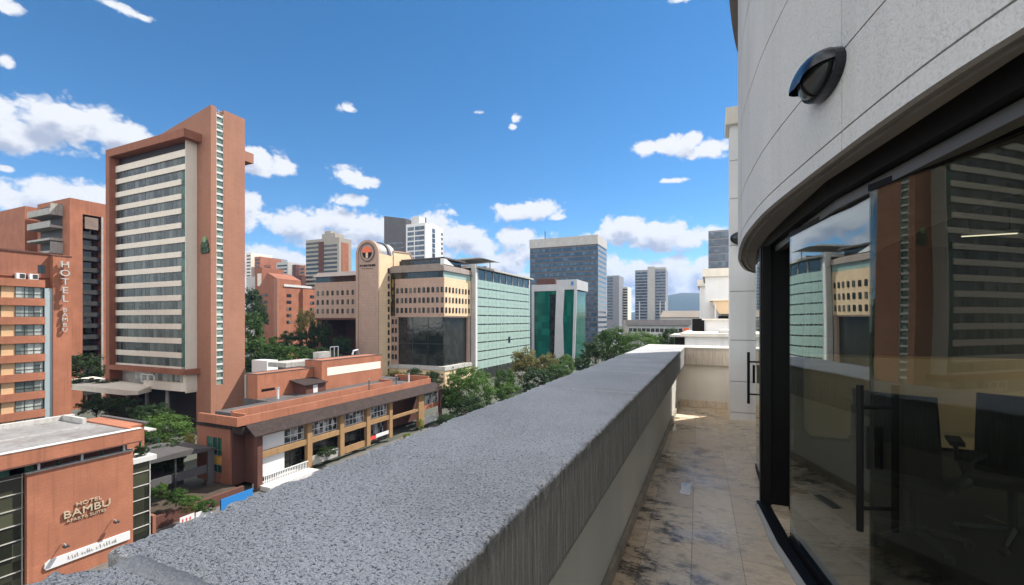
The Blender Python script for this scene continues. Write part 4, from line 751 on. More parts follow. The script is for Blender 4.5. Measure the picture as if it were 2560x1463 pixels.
text('BAMBU', 0.86, 0.05, MT['gilt'], 'lettering', hs, faceX(XW + .12, 20.25, -14.86), 1.15); text('HOTEL', 0.42, 0.04, MT['gilt'], 'lettering', hs, faceX(XW + .10, 20.35, -14.1), 1.35); text('APARTA SUITES', 0.32, 0.03, MT['gilt'], 'lettering', hs, faceX(XW + .09, 20.2, -15.26), 1.2)
for i, (y, z, lb) in enumerate(((18.6, -16.9, 'left hooked floodlight below the raised letters'), (22.0, -16.3, 'right hooked floodlight below the raised letters'))):
    f = thing('floodlight', (XW, y, z), lb, 'floodlight', 'floodlights under the letters'); q = MB(); q.tube([(XW, y, z), (XW + .35, y, z + .12), (XW + .6, y, z + .1), (XW + .72, y, z + .02)], 0.035, 6); q.build('arm', MT['conc'], f); q = MB(); q.box(XW + .5, XW + .9, y - .16, y + .16, z - .12, z + .04); q.build('lamp_head', MT['metal'], f, bevel=.02)
ws_ = thing('name_board', (XW, 20, -18.3), 'long white board with faint grey script at the foot of the brick wall', 'sign'); q = MB(); z = -18.55
q.extr([(17.6, z), (23.3, z), (23.3, z + .75), (17.85, z + .75), (17.55, z + .55), (17.5, z + .2)], 'X', XW, XW + .14); q.build('board', MT['whitep'], ws_, bevel=.01); q = MB(); random.seed(5); y = 18.9
while y < 22.2:
    w_ = random.uniform(.1, .28); q.tube([(XW + .15, y, z + .3), (XW + .15, y + w_*.4, z + .3 + random.uniform(.1, .3)), (XW + .15, y + w_*.6, z + .2), (XW + .15, y + w_, z + .32)], 0.022, 4); y += w_ * .95 + (.12 if random.random() < .12 else 0)
q.build('script', MT['conc'], ws_)

# ------------------------------------------------------------------ brick hotel with the vertical sign, far left
V = thing('brick_hotel', (-96, 30, GZ), 'orange brick hotel with stacked curtained windows and a vertical letter sign', 'building')
XV = -92.0
sgw = MB(); sgw.box(-94, XV, 33.95, 36.1, GZ, 11.4); sgw.build('sign_wall', MT['brick2'], V)
part(V, 'body', MT['brick2'], (-108, XV - 1.2, 20, 36.0, GZ, 11.8)); part(V, 'upper_wall', MT['brick'], (XV - 1.2, XV - .9, 20, 33.95, 8.0, 11.6)); part(V, 'coping', MT['brickd'], (XV - 1.25, XV - .75, 20, 33.95, 11.6, 11.85), (-94, XV + .06, 33.9, 36.15, 11.4, 11.6))
part(V, 'attic_window', MT['dglass'], (XV - .92, XV - .86, onX(95, 0, XV - .9)[1], onX(112, 0, XV - .9)[1], 8.7, 9.9)); part(V, 'bluish_strip', plain('blue_grey_strip', (0.30, 0.36, 0.38), 0.3), (XV - 1.2, XV - .25, 33.1, 33.95, -18, 6.4))
FL = [6.5 - 2.78*k for k in range(10)]
fb = MB(); fb.box(XV - 1.2, XV - .1, 20, 33.1, 0, 1.1); fbm = fb.mesh('floor_band', MT['brick2'], root_base(V))
wa = MB(); wa.box(-.08, 0, 0, 3.6, 0, 1.66); wam = wa.mesh('window', MT['cglass']); wf = MB()
for y in (0, 1.15, 2.35, 3.54): wf.box(0, .06, y, y + .06, 0, 1.66)
for z in (0, .55, 1.60): wf.box(0, .06, 0, 3.6, z, z + .06)
wfm = wf.mesh('frame', MT['metal'])
for k, z in enumerate(FL[:9]):
    inst('floor_band', fbm, V, (0, 0, z - GZ + root_base(V).z))
    part(V, 'pier', surf('ochre_render%d' % k, (0.56, 0.36, 0.20), 0.8, .1) if k == 0 else bpy.data.materials['ochre_render0'], (XV - 1.0, XV - .55, 28.6, 30.0, z - 1.68, z)) if k < 8 else None
    for y in (22.6, 24.9, 30.0):
        if y == 22.6: continue
        if k < 8: o = inst('window', wam, V, (XV - .5 + 96, y - 30 - (0 if y == 30.0 else 0), z - 1.68 - GZ)); o.scale = (1, 0.84, 1) if y == 30.0 else (1, 1, 1); inst('frame', wfm, o, (0, 0, 0))
V2 = thing('sign_letters', (XV, 35, 5), 'vertical white letter sign on the orange brick end wall of the hotel', 'sign')
for i, ch in enumerate('HOTEL'): text(ch, 1.4, 0.2, MT['concl'], 'letter', V2, faceX(XV + .5, 35.1, 9.7 - i*1.32), 1.1)
for i, ch in enumerate('BAMBU'): text(ch, 0.85, 0.12, MT['concl'], 'letter', V2, faceX(XV + .35, 35.15, 2.9 - i*0.78), 1.1)
for i, y in enumerate((onX(40, 0, XV - .4)[1], onX(73, 0, XV - .4)[1])):
    ac = thing('air_conditioner', (XV - 1, y, 7.6), ('left' if i == 0 else 'right') + ' white air conditioning box on the ledge of the brick hotel', 'air conditioner', 'air conditioners on the brick hotel ledge'); part(ac, 'case', MT['whitep'], (XV - .8, XV - .25, y, y + .95, 7.62, 8.45)); part(ac, 'grille', MT['metal'], (XV - .25, XV - .22, y + .35, y + .88, 7.72, 8.35))

# ------------------------------------------------------------------ stepped brick flats behind
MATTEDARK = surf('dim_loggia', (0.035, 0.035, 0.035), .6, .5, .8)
def flats(label, X, Yf, x1, y1, ztop, slit, balc):
    t = thing('brick_flats', ((X + x1)/2, (Yf + y1)/2, GZ), label, 'building', 'brick flats behind the left hotels')
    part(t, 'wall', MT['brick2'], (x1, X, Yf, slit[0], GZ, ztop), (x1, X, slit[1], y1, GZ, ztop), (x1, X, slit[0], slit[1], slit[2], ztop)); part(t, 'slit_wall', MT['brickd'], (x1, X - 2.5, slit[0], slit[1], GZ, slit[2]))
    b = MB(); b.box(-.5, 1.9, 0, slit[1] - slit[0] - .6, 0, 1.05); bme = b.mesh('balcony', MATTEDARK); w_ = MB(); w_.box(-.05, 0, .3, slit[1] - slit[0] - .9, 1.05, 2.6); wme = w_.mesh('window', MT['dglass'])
    bx, by, bz = root_base(t)
    k = 0; z = slit[2] - 3.0
    while z > -18 and k < 16:
        o = inst('balcony', bme, t, (X - 2.3 - bx, slit[0] + .2 - by, z - bz)); inst('window', wme, t, (X - 2.4 - bx, slit[0] - by, z - bz)); z -= 2.75; k += 1
    part(t, 'slit_panel', surf('tan_panel', (0.22, 0.16, 0.13), .8), (X - .6, X - .1, slit[0] + .5, slit[1] - .9, slit[2] - 3.4, slit[2] - .5)); part(t, 'slit_post', MT['conc'], (X - .1, X + .15, slit[1] - .35, slit[1], GZ, slit[2]))
    if balc:
        x0, x2 = balc
        for k in range(6):
            z = ztop - 4.1 - 3.05*k; part(t, 'front_balcony', MT['conc'], (x0, x2, Yf - 2.4, Yf, z, z + .22), (x0, x2, Yf - 2.4, Yf - 2.2, z + .22, z + (1.5 if k in (0, 1) else .5)), (x2 - .2, x2, Yf - 2.2, Yf, z + .22, z + (2.7 if k in (0, 3) else .6)))
            part(t, 'balcony_window', MATTEDARK, (x0 + .3, x2 - .2, Yf - .06, Yf, z + .22, z + 2.95))
    return t
flats('tall brick flats with a column of grey balconies, rising beside the hotel tower', -140, 54.6, -156, 72, 30.8, (57.0, 61.0, 27.4), (-154.5, -143.2))
flats('further brick flats at the left edge, behind the hotel with the letter sign', -158, 53.0, -175, 70, 30.3, (58.0, 62.6, 26.0), None)
# ------------------------------------------------------------------ stone office complex with the round-topped tower
K = thing('round_top_tower', (-102, 117, GZ), 'stone tower with a barrel vaulted top and a round emblem', 'tower')
tx0, tx1, ty0, ty1, zs, R_ = -106.6, -97.5, 113.3, 120.6, 22.9, 4.55; txc = (tx0 + tx1) / 2
arc = lambda r, n=20, c=txc, z=zs: [(c + r*cos(pi*k/n), z + r*sin(pi*k/n)) for k in range(n + 1)]
q = MB(); q.extr([(tx0, GZ), (tx1, GZ)] + arc(R_), 'Y', ty0 + .35, ty0 + 1.6); q.box(tx0, tx1, ty0 + 1.6, ty1, GZ, zs); q.build('shaft', MT['stone'], K)
q = MB(); o_, i_ = arc(R_ + .12), arc(R_ - .75); n = len(o_)
for a in range(n - 1): q.extr([o_[a], o_[a+1], i_[a+1], i_[a]][::-1], 'Y', ty0, ty0 + .36)
q.box(tx0 - .12, tx0 + .75, ty0, ty0 + .36, GZ, zs); q.box(tx1 - .75, tx1 + .12, ty0, ty0 + .36, GZ, zs); q.build('arch_rim', MT['stone'], K)
q = MB(); q.extr(arc(R_ - .35), 'Y', ty0 + 1.6, 118.6); q.build('vault_roof', surf('zinc_roof', (0.33, 0.34, 0.36), 0.4, .15, .6, metal=.4), K)
q = MB(); q.extr(arc(R_ + .15), 'Y', 118.6, 119.6); q.build('dark_rib', MT['dgrey'], K); q = MB(); q.extr(arc(R_ - .1), 'Y', 119.6, 122.0); q.build('rear_vault', MT['concl'], K)
q = MB(); q.extr([(113.8, 20.5), (113.8, GZ), (120.4, GZ), (120.4, zs), (113.8, zs)][::-1], 'X', tx1, tx1 + .08); q.build('lit_side', MT['stone_lit'], K)
q = MB(); q.extr([(121, 0), (132.7, 0), (132.7, 21.3), (129.6, 24.9), (121, 24.4)], 'X', -106, -97.4); q.build('stair_block', MT['stone_lit'], K)
q = MB(); q.extr([(129.6, 24.9), (132.7, 21.3), (133.0, 21.5), (129.7, 25.3), (121, 24.8), (121, 24.4)], 'X', -106.1, -97.2); q.build('block_roof', MT['stone'], K)
SW = wglass('office_panes', (0.014, 0.015, 0.015), (0.13, 0.13, 0.115), .5, 3.0, 3.0, .35, spec=.3); w_ = arch_window(.8, 1.7); wm1 = w_.mesh('window', SW); kb = root_base(K)
for k in range(14): inst('window', wm1, K, (tx1 + .12 - kb[0], 118.3 - kb[1], 17.0 - k*2.55 - kb[2]), pi/2)
E = thing('round_emblem', (-102.05, 113.5, 23.5), 'round red and black emblem set in the arched top of the stone tower', 'emblem')
def disc(r, y0, y1, name, m, a0=0, a1=2*pi, n=32, c=(-102.05, 23.4)):
    q = MB(); pl = [(c[0] + r*cos(a0 + (a1-a0)*k/n), c[1] + r*sin(a0 + (a1-a0)*k/n)) for k in range(n + (0 if a1 - a0 > 6.2 else 1))]; q.extr(pl, 'Y', y0, y1); return q.build(name, m, E)
disc(3.0, 113.45, 113.66, 'outer_ring', surf('ring_bronze', (0.16, 0.12, 0.10), .7)); disc(2.55, 113.38, 113.46, 'inner_ring', surf('ring_stone', (0.38, 0.28, 0.23), .8)); disc(1.95, 113.32, 113.39, 'lower_disc', MT['black']); disc(1.96, 113.24, 113.33, 'upper_half', MT['orange'], 0.02, pi - 0.02)
part(E, 'stem', MT['stone_lit'], (-102.5, -101.6, 113.24, 113.31, 21.6, 23.4)); L_ = thing('tower_lettering', (-102.05, 113.5, 19), 'small dark lettering under the round emblem of the stone tower', 'sign')
random.seed(9); q = MB(); x = -105.3
while x < -98.9: w2 = random.uniform(.22, .42); q.box(x, x + w2*.35, 113.56, 113.66, 18.9, 19.6); q.box(x, x + w2, 113.56, 113.66, random.choice((18.9, 19.2, 19.45)), random.choice((19.45, 19.6))); x += w2 + .14
q.build('letter_row', MT['black'], L_); part(L_, 'thin_row', MT['metal'], (-104.6, -99.8, 113.58, 113.66, 18.2, 18.35))
def rows(t, xs, y, zs_, me, rz=0, name='window'):
    b = root_base(t)
    for z in zs_:
        for x in xs: inst(name, me, t, (x - b[0], y - b[1], z - b[2]), rz)
W1 = arch_window(.95, 1.75).mesh('window', SW); ZR = (10.3, 7.05, 3.85)
O = thing('stone_office', (-87, 127, GZ), 'stone office wing with three rows of arched windows over a dark glass base', 'building')
part(O, 'front_wall', MT['stone'], (-95.4, -76.5, 119.2, 119.5, 2.9, 15.0)); part(O, 'lit_wall', MT['stone_lit'], (-76.8, -76.48, 119.45, 136.2, 2.9, 15.0)); part(O, 'core', MT['conc'], (-97.4, -76.8, 119.5, 136.2, 2.6, 18.3)); part(O, 'soffit', MT['stone'], (-97.4, -76.6, 119.3, 136.1, 2.5, 2.9))
rows(O, [-94.4 + 1.72*k for k in range(11)], 119.2, ZR, W1); b = root_base(O)
for z in ZR:
    for k in range(8): inst('window', W1, O, (-76.48 - b[0], 120.4 + 2.05*k - b[1], z - b[2]), pi/2)
part(O, 'clerestory', MT['dglass'], (-96.9, -76.9, 119.3, 119.6, 15.0, 17.0)); part(O, 'side_clerestory', MT['teal'], (-76.85, -76.55, 119.3, 136.1, 15.0, 17.0))
q = MB(); q.extr([(-98.0, 17.0), (-76.0, 17.0), (-76.3, 18.6), (-78.5, 19.3), (-96.0, 19.3), (-97.6, 18.6)], 'Y', 118.6, 136.3); q.build('cornice', surf('bronze_cornice', (0.27, 0.22, 0.19), .6, .2, .4, streak=.3), O, label=None)
part(O, 'penthouse', MT['dglass'], (-95.5, -79.0, 121.5, 134, 19.3, 21.2)); part(O, 'penthouse_roof', MT['darkroof'], (-94.5, -77.5, 121, 134.5, 21.2, 21.6)); q = MB(); q.extr([(121, 19.3), (127, 19.3), (121, 21.6)], 'X', -79.0, -77.6); q.build('skylight', MT['whitep'], O)
part(O, 'glass_slot', wglass('bronze_glass', (0.03, 0.02, 0.006), (0.30, 0.20, 0.04), .3, .8, 1.2, .1), (-97.4, -95.4, 119.35, 119.6, 2.9, 17.0)); part(O, 'glass_base', MT['dglass'], (-94.6, -77.3, 120.0, 134.6, -13, 2.5)); part(O, 'stair_pier', MT['stone'], (-97.4, -94.6, 119.5, 122, GZ, 2.5)); part(O, 'end_pier', MT['stone'], (-78, -76.6, 134.6, 136.2, GZ, 2.5))
part(O, 'base_line', MT['metal'], (-94.6, -77.2, 119.9, 120.0, -6.1, -5.95), (-94.6, -77.2, 119.9, 120.0, -1.9, -1.8), (-89.0, -88.9, 119.9, 120.0, -13, 2.5), (-83.0, -82.9, 119.9, 120.0, -13, 2.5)); part(O, 'plinth', MT['stone_lit'], (-98.5, -75.8, 118.6, 136.4, GZ, -14.2)); part(O, 'plinth_cap', MT['concl'], (-98.8, -75.5, 118.3, 136.5, -14.2, -13.0))
W3 = arch_window(.9, 2.6).mesh('plinth_opening', MT['black']); rows(O, [-96.5 + 1.95*k for k in range(10)], 118.6, (-18.2,), W3, 0, 'plinth_opening'); rows(O, [-96.6, -95.3], 119.5, [0.2 - 2.9*k for k in range(5)], wm1, 0, 'pier_window')
G2 = thing('stone_office', (-119, 125, GZ), 'stone office wing bridging over dark ground left of the round topped tower', 'building')
part(G2, 'wall', MT['stone'], (-131.5, -106.7, 119.2, 133, 2.3, 15.0)); rows(G2, [-130.0 + 2.35*k for k in range(10)], 119.2, ZR, W1); part(G2, 'clerestory', MT['dglass'], (-131.2, -106.7, 119.4, 132, 15.0, 17.0)); q = MB(); q.extr([(118.5, 17.0), (133.5, 17.0), (131, 18.8), (121, 18.8)], 'X', -132, -106.7); q.build('roof', surf('bronze_roof', (0.24, 0.20, 0.18), .6, .2, .4), G2)
part(G2, 'undercroft_wall', MT['brickd'], (-131, -106.7, 131.5, 133, GZ, 2.3)); part(G2, 'pier', MT['brickd'], (-131.5, -129, 120, 133, GZ, 2.3)); part(G2, 'fascia', MT['brickd'], (-131.4, -106.7, 119.3, 119.6, 1.6, 2.28))
# ------------------------------------------------------------------ pale green banded office
T = thing('green_office', (-85, 162, GZ), 'long office block clad in pale green bands with a flat overhanging roof', 'building')
part(T, 'end_slab', MT['concl'], (-76.5, -74.9, 136.4, 137.5, GZ, 21.0)); part(T, 'slab_edge', MT['whitep'], (-74.9, -74.6, 136.35, 137.55, GZ, 20.9)); part(T, 'core', MT['dglass'], (-96, -75.45, 137.5, 188, GZ, 19.6))
pb = MB(); pb.box(-75.45, -75.1, 137.6, 188.1, -.06, 2.66); pbm = pb.mesh('green_band', MT['teal'], root_base(T)); jn = MB()
y = 140.4
while y < 188: jn.box(-75.1, -75.07, y, y + .07, 0, 2.55); y += 3.3
jn.box(-75.1, -75.07, 137.6, 188, 1.25, 1.31); jnm = jn.mesh('panel_joint', surf('green_joint', (0.27, 0.37, 0.33), .5), root_base(T))
for k in range(10): o = inst('green_band', pbm, T, (0, 0, 13.1 - 3.2*k)); inst('panel_joint', jnm, o, (0, 0, 0))
vb = MB(); y = 137.6; random.seed(4)
while y < 188: vb.box(-75.45, -75.3, y, y + random.choice((.1, .1, .5)), 0, .66); y += random.uniform(.9, 2.4)
vbm = vb.mesh('window_mullion', MT['alu'], root_base(T))
for k in range(10): inst('window_mullion', vbm, T, (0, 0, 12.45 - 3.2*k))
part(T, 'top_post', MT['concl'], *[(-75.45, -75.2, 139 + 6*k, 139.3 + 6*k, 15.7, 19.6) for k in range(9)]); part(T, 'roof_slab', MT['concl'], (-96.5, -73.9, 136.5, 189.5, 19.7, 20.35)); part(T, 'roof_clutter', MT['conc'], (-90, -77.5, 150, 158, 20.35, 21.8), (-90, -77, 163, 168, 20.35, 21.2), (-90, -76.5, 172, 186, 20.35, 20.9), (-92, -78, 140, 147, 20.35, 21.2))
q = MB(); q.extr([(-88, 23.2), (-74.5, 23.6), (-72.0, 22.9), (-74.5, 23.15), (-88, 22.8)][::-1], 'Y', 138, 151); q.build('roof_canopy', MT['concl'], T); part(T, 'canopy_post', MT['alu'], (-75.2, -74.9, 148, 148.3, 20.35, 23.0), (-86, -85.7, 139, 139.3, 20.35, 22.9))
W4 = MB(); W4.box(-75.1, -75.0, 164.5, 166.3, -7.6, -5.2); W4.build('open_window', MT['black'], T)

# ------------------------------------------------------------------ towers further off
def strips(t, fh, z0, z1, wx, wy, gl, hgt, face, off=.12):
    """one window strip per storey on the -Y face (face='Y') or +X face ('X')"""
    b = root_base(t); q = MB()
    if face == 'Y': q.box(wx[0], wx[1], wy - off, wy, 0, hgt)
    else: q.box(wx, wx + off, wy[0], wy[1], 0, hgt)
    me = q.mesh('window_strip', gl, b); z = z1
    while z > z0: inst('window_strip', me, t, (0, 0, z)); z -= fh
def tower(name, label, box, m, specs, cat='tower', z0=GZ, group=None):
    x0, x1, y0, y1, zt = box; t = thing(name, ((x0+x1)/2, (y0+y1)/2, z0), label, cat, group); part(t, 'wall', m, (x0, x1, y0, y1, z0, zt))
    for sp_ in specs: strips(t, *sp_)
    return t
t = tower('office_tower', 'wide grey glass office tower with a pale blank top band', (-118.6, -70, 297, 325, 52.5), MT['dgrey'], [(3.45, -15, 49.0, (-118.4, -70.2), 297, MT['bglass'], 2.2, 'Y', .15), (3.45, -15, 49.0, -70, (297.4, 324.6), MT['grey'], 2.0, 'X', .25)])
part(t, 'top_band', MT['concl'], (-118.9, -69.7, 296.7, 325.3, 52.5, 58.7)); q = MB(); q.tube([(-110, 305, 58.7), (-110, 305, 65.5)], .3, 6); q.build('mast', MT['metal'], t); part(t, 'roof_box', MT['concl'], (-80, -76, 305, 310, 58.7, 59.8), (-95, -92, 305, 310, 58.7, 59.8)); part(t, 'side_glass', MT['bglass'], (-70, -69.85, 297.4, 324.6, -18, 52))
# glass showroom block with white frames
Q = thing('teal_block', (-75, 232, GZ), 'emerald glass block with white fins in front of the grey office tower', 'building'); Yq = 223.7; X_ = lambda px, py=800: onY(px, py, Yq)[0]; Z_ = lambda px, py: onY(px, py, Yq)[2]
part(Q, 'body', MT['tglass'], (X_(1336), X_(1436), Yq, Yq + 22, GZ, Z_(1400, 727))); part(Q, 'top_frame', MT['frame'], (X_(1333), X_(1392), Yq - .4, Yq + 22, Z_(1400, 727), Z_(1360, 712))); part(Q, 'right_frame_top', MT['frame'], (X_(1392), X_(1443), Yq - .5, Yq + 22, Z_(1400, 725), Z_(1430, 699))); part(Q, 'left_frame', MT['frame'], (X_(1330), X_(1336), Yq - .5, Yq + 22, GZ, Z_(1333, 712)))
part(Q, 'attic', MT['brickd'], (X_(1340), X_(1385), Yq + 1.5, Yq + 20, Z_(1360, 712), Z_(1360, 697)))
q = MB(); q.extr([(X_(1386), GZ), (X_(1411), GZ), (X_(1408), Z_(1400, 800)), (X_(1412), Z_(1400, 725)), (X_(1392), Z_(1400, 725)), (X_(1389), Z_(1400, 800))], 'Y', Yq - .7, Yq); q.build('white_fin', MT['frame'], Q); q = MB(); q.extr([(X_(1431), GZ), (X_(1437), GZ), (X_(1443), Z_(1400, 725)), (X_(1436), Z_(1400, 725))], 'Y', Yq - .7, Yq + .01); q.build('white_fin', MT['frame'], Q)
part(Q, 'pier_glass', MT['dglass'], (X_(1374), X_(1389), Yq - .1, Yq, GZ, Z_(1400, 735))); part(Q, 'blue_logo', MT['blue'], (X_(1428.5), X_(1434.5), Yq - .7, Yq - .5, Z_(1430, 713), Z_(1430, 704)))
APT = surf('grey_beige_render', (0.33, 0.30, 0.26), .8, .15)
t = tower('apartment_tower', 'pale apartment tower with close dark window rows and an orange flank', (-258.6, -228, 226.7, 238, 57), APT, [(2.9, 0, 53.6, (-258.4, -246.5), 226.7, MT['dglass'], 1.5, 'Y', .15), (2.9, 0, 51.0, (-241.5, -229.8), 226.7, MT['dglass'], 1.5, 'Y', .15)]); part(t, 'brown_slot', MT['brickd'], (-246.4, -241.8, 226.3, 226.7, GZ, 55)); part(t, 'orange_flank', MT['brick2'], (-228.0, -227.7, 229, 235, GZ, 54)); part(t, 'rooftop', APT, (-245, -233, 228, 236, 57, 60.5), (-243.5, -238, 229, 234, 60.5, 62.5))
t = tower('dark_tower', 'dark charcoal tower slab with a slanted top, joined to a white apartment tower', (-196, -178.4, 233.6, 250, 56), MT['dgrey'], [(3.1, 5, 50.5, (-194, -180.5), 233.6, MT['bglass'], 1.0, 'Y', .12)]); q = MB(); q.extr([(-196, 56), (-178.4, 56), (-178.4, 66.3), (-196, 69.6)], 'Y', 233.6, 250); q.build('slanted_top', MT['dgrey'], t)
t = tower('white_tower', 'white apartment tower with blue window rows and a bright blank flank', (-178.3, -163.5, 233.4, 253.7, 62.4), MT['whitep'], [(3.15, 5, 58.2, (-177.0, -172.2), 233.4, MT['bglass'], 2.2, 'Y', .12), (3.15, 5, 58.2, (-171.3, -164.2), 233.4, MT['bglass'], 2.3, 'Y', .12), (3.15, 5, 57.5, -163.5, (241, 244), MT['bglass'], 2.6, 'X', .12), (3.15, 5, 57.5, -163.5, (251.5, 253), MT['dglass'], 1.6, 'X', .12)]); part(t, 'roof_box', MT['white'], (-176, -170, 236, 243, 62.4, 67.5), (-169, -165, 240, 251, 62.4, 63.8)); q = MB(); q.tube([(-165, 236, 62), (-165, 236, 66)], .35, 6); q.build('mast', MT['metal'], t)
def pt(px, py, t): return atT(px, py, t)
a = pt(1516, 800, 500); b = pt(1560, 800, 500)
t = tower('slab_tower', 'narrow grey slab tower just right of the wide office tower', (pt(1516,0,500)[0], pt(1549,0,500)[0], pt(1530,0,500)[1], pt(1530,0,500)[1] + 30, 51), MT['grey'], [(3.2, 0, 47, (pt(1516,0,500)[0]+.5, pt(1532,0,500)[0]), pt(1530,0,500)[1], MT['bglass'], 2.0, 'Y', .2)])
t = tower('slab_tower', 'lower pale tower with tight window rows behind the narrow grey slab', (pt(1550,0,520)[0], pt(1570,0,520)[0], pt(1560,0,520)[1], pt(1560,0,520)[1] + 25, 40), MT['cream'], [(3.1, 0, 36, (pt(1550,0,520)[0]+.5, pt(1569,0,520)[0]), pt(1560,0,520)[1], MT['dglass'], 1.6, 'Y', .2)])
x0, x1, y0 = pt(1585,0,450)[0], pt(1666,0,450)[0], pt(1625,0,450)[1]
t = tower('flat_tower', 'broad grey apartment tower with a blank middle strip, near the mountain', (x0, x1, y0, y0 + 25, 52), MT['grey'], [(3.0, -5, 48, (x0 + .6, x0 + 12), y0, MT['bglass'], 1.7, 'Y', .2), (3.0, -5, 48, (x0 + 20, x1 - .6), y0, MT['bglass'], 1.7, 'Y', .2)]); part(t, 'middle_strip', MT['concl'], (x0 + 12.3, x0 + 19.5, y0 - .6, y0, GZ, 55)); part(t, 'roof_band', MT['concl'], (x0 + 19.5, x1, y0 + .3, y0 + 20, 52, 54))
for i in (4, 24, 29): part(t, 'white_pier', MT['white'], (x0 + i, x0 + i + .9, y0 - .5, y0, GZ, 20))
t = tower('glass_tower', 'blue glass tower peeping out beside the pale pillar', (-1.5, 14, 219, 235, 41.4), MT['grey'], [(3.3, 0, 38, (-1.2, 13), 219, MT['bglass'], 2.6, 'Y', .15), (3.3, 0, 38, (-1.2, 3.0), 218.85, MT['bglass'], 1.5, 'Y', .1)])
# brick flats with gabled tops in the middle distance
R1 = thing('gabled_flats', (-192, 154, GZ), 'red brick flats with a gabled top rising behind the trees', 'building')
q = MB(); q.extr([(-198, GZ), (-186, GZ), (-186, 21.0), (-192.5, 24.0), (-198, 18)], 'Y', 146.8, 160); q.build('wall', MT['brick'], R1); part(R1, 'lit_wall', MT['brick2'], (-186, -185.8, 147.3, 160, GZ, 20.5)); part(R1, 'red_pier', MT['brickr'], (-188, -185.6, 146.5, 147.4, GZ, 21)); part(R1, 'side_tower', MT['brick'], (-203, -198, 148, 160, GZ, 27)); part(R1, 'balcony_wall', MT['cream'], (-201, -198.2, 147.8, 148, 18, 24)); part(R1, 'roof_terrace', MT['white'], (-190, -185.4, 150, 166, 17.5, 18.6)); part(R1, 'lower_block', MT['brick2'], (-192, -184.5, 160, 172, GZ, 17))  # lit_wall: sunlight put into a lighter brick sheet on the sunny side
wq = MB(); wq.box(-.1, .1, -1.3, 1.3, 0, 1.4); wqm = wq.mesh('window', SW); bb = root_base(R1)
for z in (12.6, 9.4, 6.2, 3.0, -.2):
    inst('window', wqm, R1, (-185.8 - bb[0], 153 - bb[1], z - bb[2])); inst('window', wqm, R1, (-184.5 - bb[0], 165.5 - bb[1], z - bb[2])); inst('window', wqm, R1, (-194 - bb[0], 146.8 - bb[1], z - bb[2]), pi/2)
far = [(611,632,632,640,420,'cream','pale stepped tower at the left end of the far hillside row'),(632,655,642,0,415,'brick2','orange flank block second from the left in the far hillside row'),(657,676,644,0,470,'grey','bluish block peeping over the orange roofs on the far hillside'),(655,682,662,0,400,'brick2','low orange brick block under the bluish one on the far hillside'),(683,728,656,0,390,'concl','grey banded block with thin floors on the far hillside'),(728,742,662,0,385,'brickd','dark brown slim block right of the grey banded one'),(744,766,664,0,380,'brickr','rose brick block beside the tall pale apartment tower'),(611,645,692,0,330,'concl','blank pale concrete block above the hillside trees'),(646,660,680,0,300,'brick','thin brick stair tower in front of the far hillside row'),(700,765,690,0,330,'brickd','dark brick block with a flat roof behind the gabled flats')]
for (xa, xb, yt, _, tt, mk, lb) in far:
    A0, B0 = pt(xa, yt, tt), pt(xb, yt, tt); Y0_ = (A0[1] + B0[1]) / 2
    t = tower('hillside_block', lb, (A0[0], B0[0], Y0_, Y0_ + 22, A0[2]), MT[mk], [(3.1, 12, A0[2] - 3.6, (A0[0] + 1.2, B0[0] - 1.2), Y0_, MT['dglass'], 1.35, 'Y', .15)] if lb[:5] not in ('blank', 'thin ') else [], 'building', GZ, 'far hillside blocks')
# low wide building beyond the trees, warehouse and parts of our own row
x0, x1, y0 = pt(1565,0,256)[0], pt(1722,0,256)[0], 264
t = thing('low_hall', ((x0+x1)/2, y0 + 10, GZ), 'low white hall with a long dark roof beyond the right hand trees', 'building'); part(t, 'wall', MT['white'], (x0, x1, y0, y0 + 25, GZ, -1.2)); q = MB(); q.extr([(y0 - 1.5, -1.4), (y0 + 26, -1.4), (y0 + 22, 1.6), (y0 + 2, 1.6)], 'X', x0 - 1, x1 + 1); q.build('roof', MT['darkroof'], t)
wq = MB(); wq.box(-1.0, 1.0, -.1, .05, 0, 2.0); wqm = wq.mesh('window', MT['dglass']); bb = root_base(t)
for k in range(13): inst('window', wqm, t, (x0 + 2 + k*2.45 - bb[0], y0 - bb[1], -5.2 - bb[2])); inst('window', wqm, t, (x0 + 2 + k*2.45 - bb[0], y0 - bb[1], -10 - bb[2]))
t = thing('tan_warehouse', (-20, 430, GZ), 'huge tan roofed shed on the plain below the blue mountain', 'building'); q = MB(); q.extr([(415, -5), (470, -5), (470, 8), (440, 10), (415, 4)], 'X', pt(1660,0,430)[0], 10); q.build('roof', surf('tan_roof', (0.20, 0.165, 0.13), .8, .2, .05), t); part(t, 'wall', MT['concl'], (pt(1660,0,430)[0], 10, 414, 416, GZ, 3))
t = thing('orange_sign', (-9, 190, -4), 'small orange roof sign above the trees on the right', 'sign'); p0, p1 = pt(1708, 820, 176), pt(1724, 831, 176); part(t, 'board', MT['orange'], (p0[0], p1[0], p0[1], p0[1] + .3, p1[2], p0[2])); part(t, 'post', MT['metal'], (p0[0] + .4, p0[0] + .7, p0[1], p0[1] + .3, GZ, p1[2]), (p1[0] - .7, p1[0] - .4, p0[1], p0[1] + .3, GZ, p1[2]))
def wing(label, px0, px1, py_top, Y, zb, x1=6, cop=.35):
    x0 = onY(px0, 800, Y)[0]; zt = onY(px0, py_top, Y)[2]; t = thing('terrace_wing', ((x0 + x1)/2, Y + 2, zb), label, 'building', 'wings of our own building row')
    part(t, 'wall', STUCCO2, (x0, x1, Y, Y + 4, zb, zt - cop)); part(t, 'coping', CREAMW, (x0 - .12, x1, Y - .15, Y + 4.1, zt - cop, zt)); return t, x0, zt
wing('stepped pale wing with a thick coping, nearest beyond the pillar', 1763, 1800, 673, 22, GZ); wing('slightly lower pale wing at the far left edge of the row', 1749, 1765, 700, 27, GZ)
